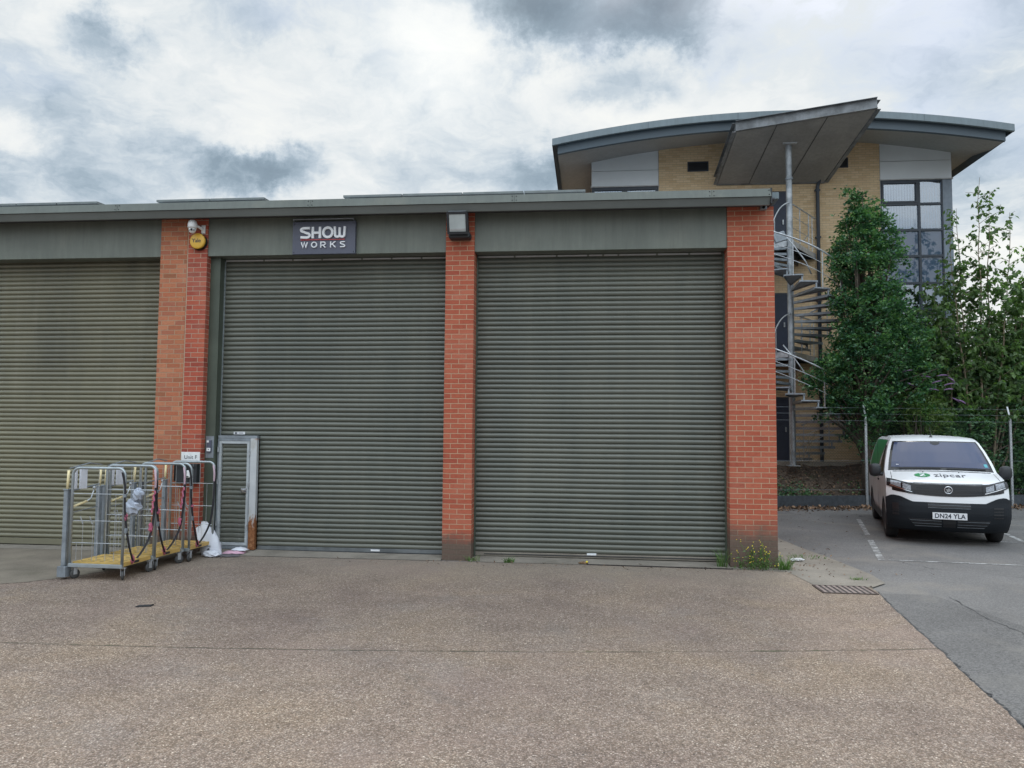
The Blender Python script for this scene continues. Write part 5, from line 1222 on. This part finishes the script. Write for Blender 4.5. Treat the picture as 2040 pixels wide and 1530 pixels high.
# evergreen shrubs behind the fence
def shrub(name, label, base, cl, mt, L_, W_, per, dens, spread, seed, cat='shrub', trunk='bark', nl=18, group=None, **kw):
    t = thing(name, label, cat, base, 0, group); P_, T_ = clump_pts(cl, per, dens, spread, seed, .6)
    leaf_obj('foliage', leaves(P_, L_, W_, seed+1, **kw), M[mt], t, base)
    m = MB(); limbs(m, (base[0], base[1], base[2]-.1), T_, .10, seed, nl, .25); m.build('stems', M[trunk], t, base); return t
def blob(cx, cy, cz, rx, rz, n, seed, ry=None):
    rr = random.Random(seed); o = []
    for k in range(n):
        u, a = rr.uniform(-1, 1), rr.uniform(0, 6.28); q = math.sqrt(1-u*u)*.62
        s = rr.uniform(.32, .48); o.append((cx+rx*q*math.cos(a), cy+(ry or rx)*q*math.sin(a), cz+rz*u*.65, rx*s, (ry or rx)*s, rz*s))
    return o
shrub('laurel_shrub', 'dense dark evergreen shrub behind the van and the right fence post', (13.6, 11.9, .5), blob(13.9, 11.8, 2.9, 2.3, 2.9, 34, 1, 1.3), 'leaf_laurel', .13, .058, 14, 11, .11, 31, group='evergreen shrubs behind the fence')
shrub('laurel_shrub', 'evergreen shrub at the right edge of the picture behind the fence', (16.3, 12.0, .5), blob(16.5, 12.2, 3.3, 2.2, 3.4, 30, 2, 1.3), 'leaf_laurel', .13, .058, 12, 10, .11, 33, group='evergreen shrubs behind the fence')
shrub('laurel_shrub', 'shadowy evergreen shrub filling the gap between the columnar tree and the purple flowered bush', (11.4, 11.9, .6), blob(11.5, 12.0, 3.0, 1.15, 2.5, 22, 3, .8), 'leaf_laurel', .12, .055, 13, 12, .10, 35, group='evergreen shrubs behind the fence')
shrub('laurel_shrub', 'low evergreen shrub directly behind the roof of the van', (12.0, 10.9, .3), blob(12.0, 10.9, 1.4, 2.3, 1.2, 16, 4, .7)+blob(14.4, 11.2, 1.2, 1.6, 1.4, 14, 5, .6), 'leaf_laurel', .12, .055, 13, 12, .10, 37, group='evergreen shrubs behind the fence')
BD = (10.95, 10.35, .35)
t = shrub('butterfly_bush', 'light green bush with drooping purple flower spikes above the van roof', BD, blob(10.95, 10.35, 2.45, .95, .85, 14, 6, .6), 'leaf_buddleia', .13, .028, 13, 13, .10, 41, droop=.5, upb=.2)
rr = random.Random(12); m = MB()
for (dx, z) in ((-.45, 3.55), (.05, 3.45), (.30, 3.25), (.62, 3.20), (.85, 3.10), (.45, 3.45), (1.0, 2.75), (1.15, 2.72), (.2, 3.1), (-.15, 3.2), (.9, 3.28)):
    p = Vector((BD[0]+dx, BD[1]-.45, z)); d_ = Vector((rr.choice((-1, 1))*rr.uniform(.6, 1), -.2, rr.uniform(-.1, .5))).normalized()
    m.tube([p, p+d_*.09+Vector((0, 0, .01)), p+d_*.19, p+d_*.27-Vector((0, 0, .02))], [.010, .022, .016, .004], 6)
m.build('flower_spikes', M['purple_flower'], t, BD)
# bare wiry climber on the foot of the pole
t = thing('bare_climber', 'bare dry climbing stems at the foot of the staircase pole', 'plant', (8.1, 10.9, .9)); m = MB(); rr = random.Random(3)
for k in range(16):
    p = Vector((8.0+rr.uniform(-.1, .5), 10.85+rr.uniform(-.1, .1), .95)); pts = [p]
    for j in range(7): p = p+Vector((rr.uniform(-.14, .16), rr.uniform(-.04, .04), rr.uniform(.08, .26)*(1 if j < 5 else -.4))); pts.append(p)
    m.tube(pts, .0045, 4, cap=False)
m.build('stems', M['twig'], t, (8.1, 10.9, .9))
# far tree top beyond the roof on the left
FT = (-15.9, 22, 0)
t = thing('far_tree', 'top of a distant tree showing over the roof at the far left', 'tree', FT); P_, T_ = clump_pts(blob(FT[0], FT[1], 9.0, 2.6, 2.9, 16, 9), 12, 2.2, .22, 51)
leaf_obj('crown', leaves(P_, .22, .15, 52), M['leaf_far'], t, FT); m = MB(); m.tube([(FT[0], FT[1], 0), (FT[0], FT[1], 10)], [.25, .06], 8); limbs(m, FT, T_, .25, 5, 20); m.build('trunk', M['bark'], t, FT)
# leaf litter along the fence foot and on the bank
rg = np.random.default_rng(77); n = 5200; xx = rg.uniform(4.9, 15.5, n); yy = np.array([yf(x) for x in xx]) + np.where(rg.random(n) < .45, -np.abs(rg.normal(0, .38, n)), rg.uniform(0, 2.6, n))
zz2 = np.array([max(-.005, hb(x, y)+.01) if y > yf(x)+.06 else -.004 for x, y in zip(xx, yy)])+rg.uniform(0, .025, n)
V = leaves(np.stack([xx, yy, zz2], 1), .085, .055, 78, upb=2.0)
o = leaf_obj('leaf_litter', V, M['litter'], None, (0, 0, 0)); tag(o, kind='stuff')
# windblown bits on the tarmac, the path and the slab
rg = np.random.default_rng(91); n = 260; k = rg.integers(0, 4, n)
cx = np.array([5.6, 5.2, 7.2, 2.4])[k]+rg.normal(0, 1, n)*np.array([.25, .3, 1.3, 2.6])[k]; cy = np.array([1.6, .2, 6.5, -.28])[k]+rg.normal(0, 1, n)*np.array([1.0, .5, 1.3, .10])[k]
o = leaf_obj('windblown_debris', leaves(np.stack([cx, cy, np.full(n, .012)], 1), .045, .025, 92, upb=3.0), M['litter'], None, (0, 0, 0)); tag(o, kind='stuff')
# ivy and weeds on the bank
rg = np.random.default_rng(79); n = 2600; cxs = rg.choice(np.array([7.4, 7.8, 9.9, 10.8, 12.5, 13.6, 14.4]), n); xx = cxs+rg.normal(0, .38, n); yy = np.array([yf(x) for x in xx])+.5+np.abs(rg.normal(0, .5, n)); zz2 = np.array([hb(x, y) for x, y in zip(xx, yy)])+np.abs(rg.normal(0, .07, n))
o = leaf_obj('ground_ivy', leaves(np.stack([xx, yy, zz2], 1), .08, .06, 80), M['leaf_hornbeam'], None, (0, 0, 0)); tag(o, kind='stuff')

# ------------------------------------------------------------------ weeds on the concrete
def tuft(name, label, loc, h, n, seed, spread=.06, cat='weed', lean=.5, group=None):
    rg = random.Random(seed); t = thing(name, label, cat, loc, 0, group); m = MB()
    for k in range(n):
        a = rg.uniform(0, 6.28); r_ = rg.uniform(0, spread); x, y = r_*math.cos(a), r_*math.sin(a)*.6; L_ = h*rg.uniform(.5, 1.1); ln = rg.uniform(.1, lean)*L_; w_ = rg.uniform(.003, .006); b = rg.uniform(0, 6.28)
        pts = [(x+math.cos(a)*ln*u*u, y+math.sin(a)*ln*u*u-.0, L_*(u-.25*u*u*lean)) for u in (0, .35, .7, 1)]
        cx, sx_ = math.cos(b)*w_, math.sin(b)*w_
        m.grid([[(p[0]-cx*(1-u), p[1]-sx_*(1-u), p[2]), (p[0]+cx*(1-u), p[1]+sx_*(1-u), p[2])] for p, u in zip(pts, (0, .2, .5, .95))])
    m.build('blades', M['grass'], t); return t
tuft('grass_tuft', 'green grass tuft at the right foot of the right brick pier', (4.93, -.12, 0), .26, 90, 1, .10, lean=.9)
tuft('grass_tuft', 'tall thin grass beside the right end of the right shutter', (4.08, -.03, 0), .34, 50, 2, .07, lean=.5)
tuft('grass_tuft', 'small green weed in front of the left half of the right shutter', (1.02, -.11, 0), .11, 60, 3, .08, lean=1.1)
tuft('grass_tuft', 'sparse weeds at the foot of the middle brick pier', (.47, -.07, 0), .13, 40, 4, .11, lean=1.2)
tuft('grass_tuft', 'low weeds along the path edge behind the white litter', (5.45, .95, 0), .08, 80, 5, .35, lean=1.2)
tuft('grass_tuft', 'tiny weed beside the corner of the drain grate', (5.70, -.72, 0), .06, 40, 6, .12, lean=1.2)
# yellow flowered ragwort in front of the right pier
RG = (4.52, -.14, 0)
t = thing('ragwort', 'straggly yellow flowered weed against the right brick pier', 'weed', RG); rr = random.Random(14); m = MB(); fl = MB(); LPs = []
for k in range(46):
    x = rr.gauss(.0, .15); p = Vector((x, rr.uniform(-.06, .06), 0)); pts = [p]; hh = rr.uniform(.10, .42)*(1-.5*abs(x)/.4); ln = rr.uniform(-.5, .5)
    n = 6
    for j in range(n): p = p+Vector((ln*hh/n+rr.gauss(0, .008), rr.gauss(-.002, .008), hh/n)); pts.append(p); 
    m.tube(pts, .0025, 4, cap=False)
    for j in range(rr.randint(6, 15)): q = pts[rr.randrange(1, n)]; LPs.append((q.x+rr.gauss(0, .022)+RG[0], q.y+rr.gauss(0, .015)+RG[1], q.z+rr.gauss(0, .012)))
    if rr.random() < .75:
        for j in range(rr.randint(1, 3)): q = pts[-1]+Vector((rr.gauss(0, .022), rr.gauss(0, .012), rr.gauss(0, .015))); fl.sphere(q, .0075, .0075, .005, 7, 4)
m.build('stems', M['grass'], t); fl.build('flowers', M['flower_yellow'], t); leaf_obj('leaves', leaves(np.array(LPs), .045, .014, 15), M['grass'], t, RG)
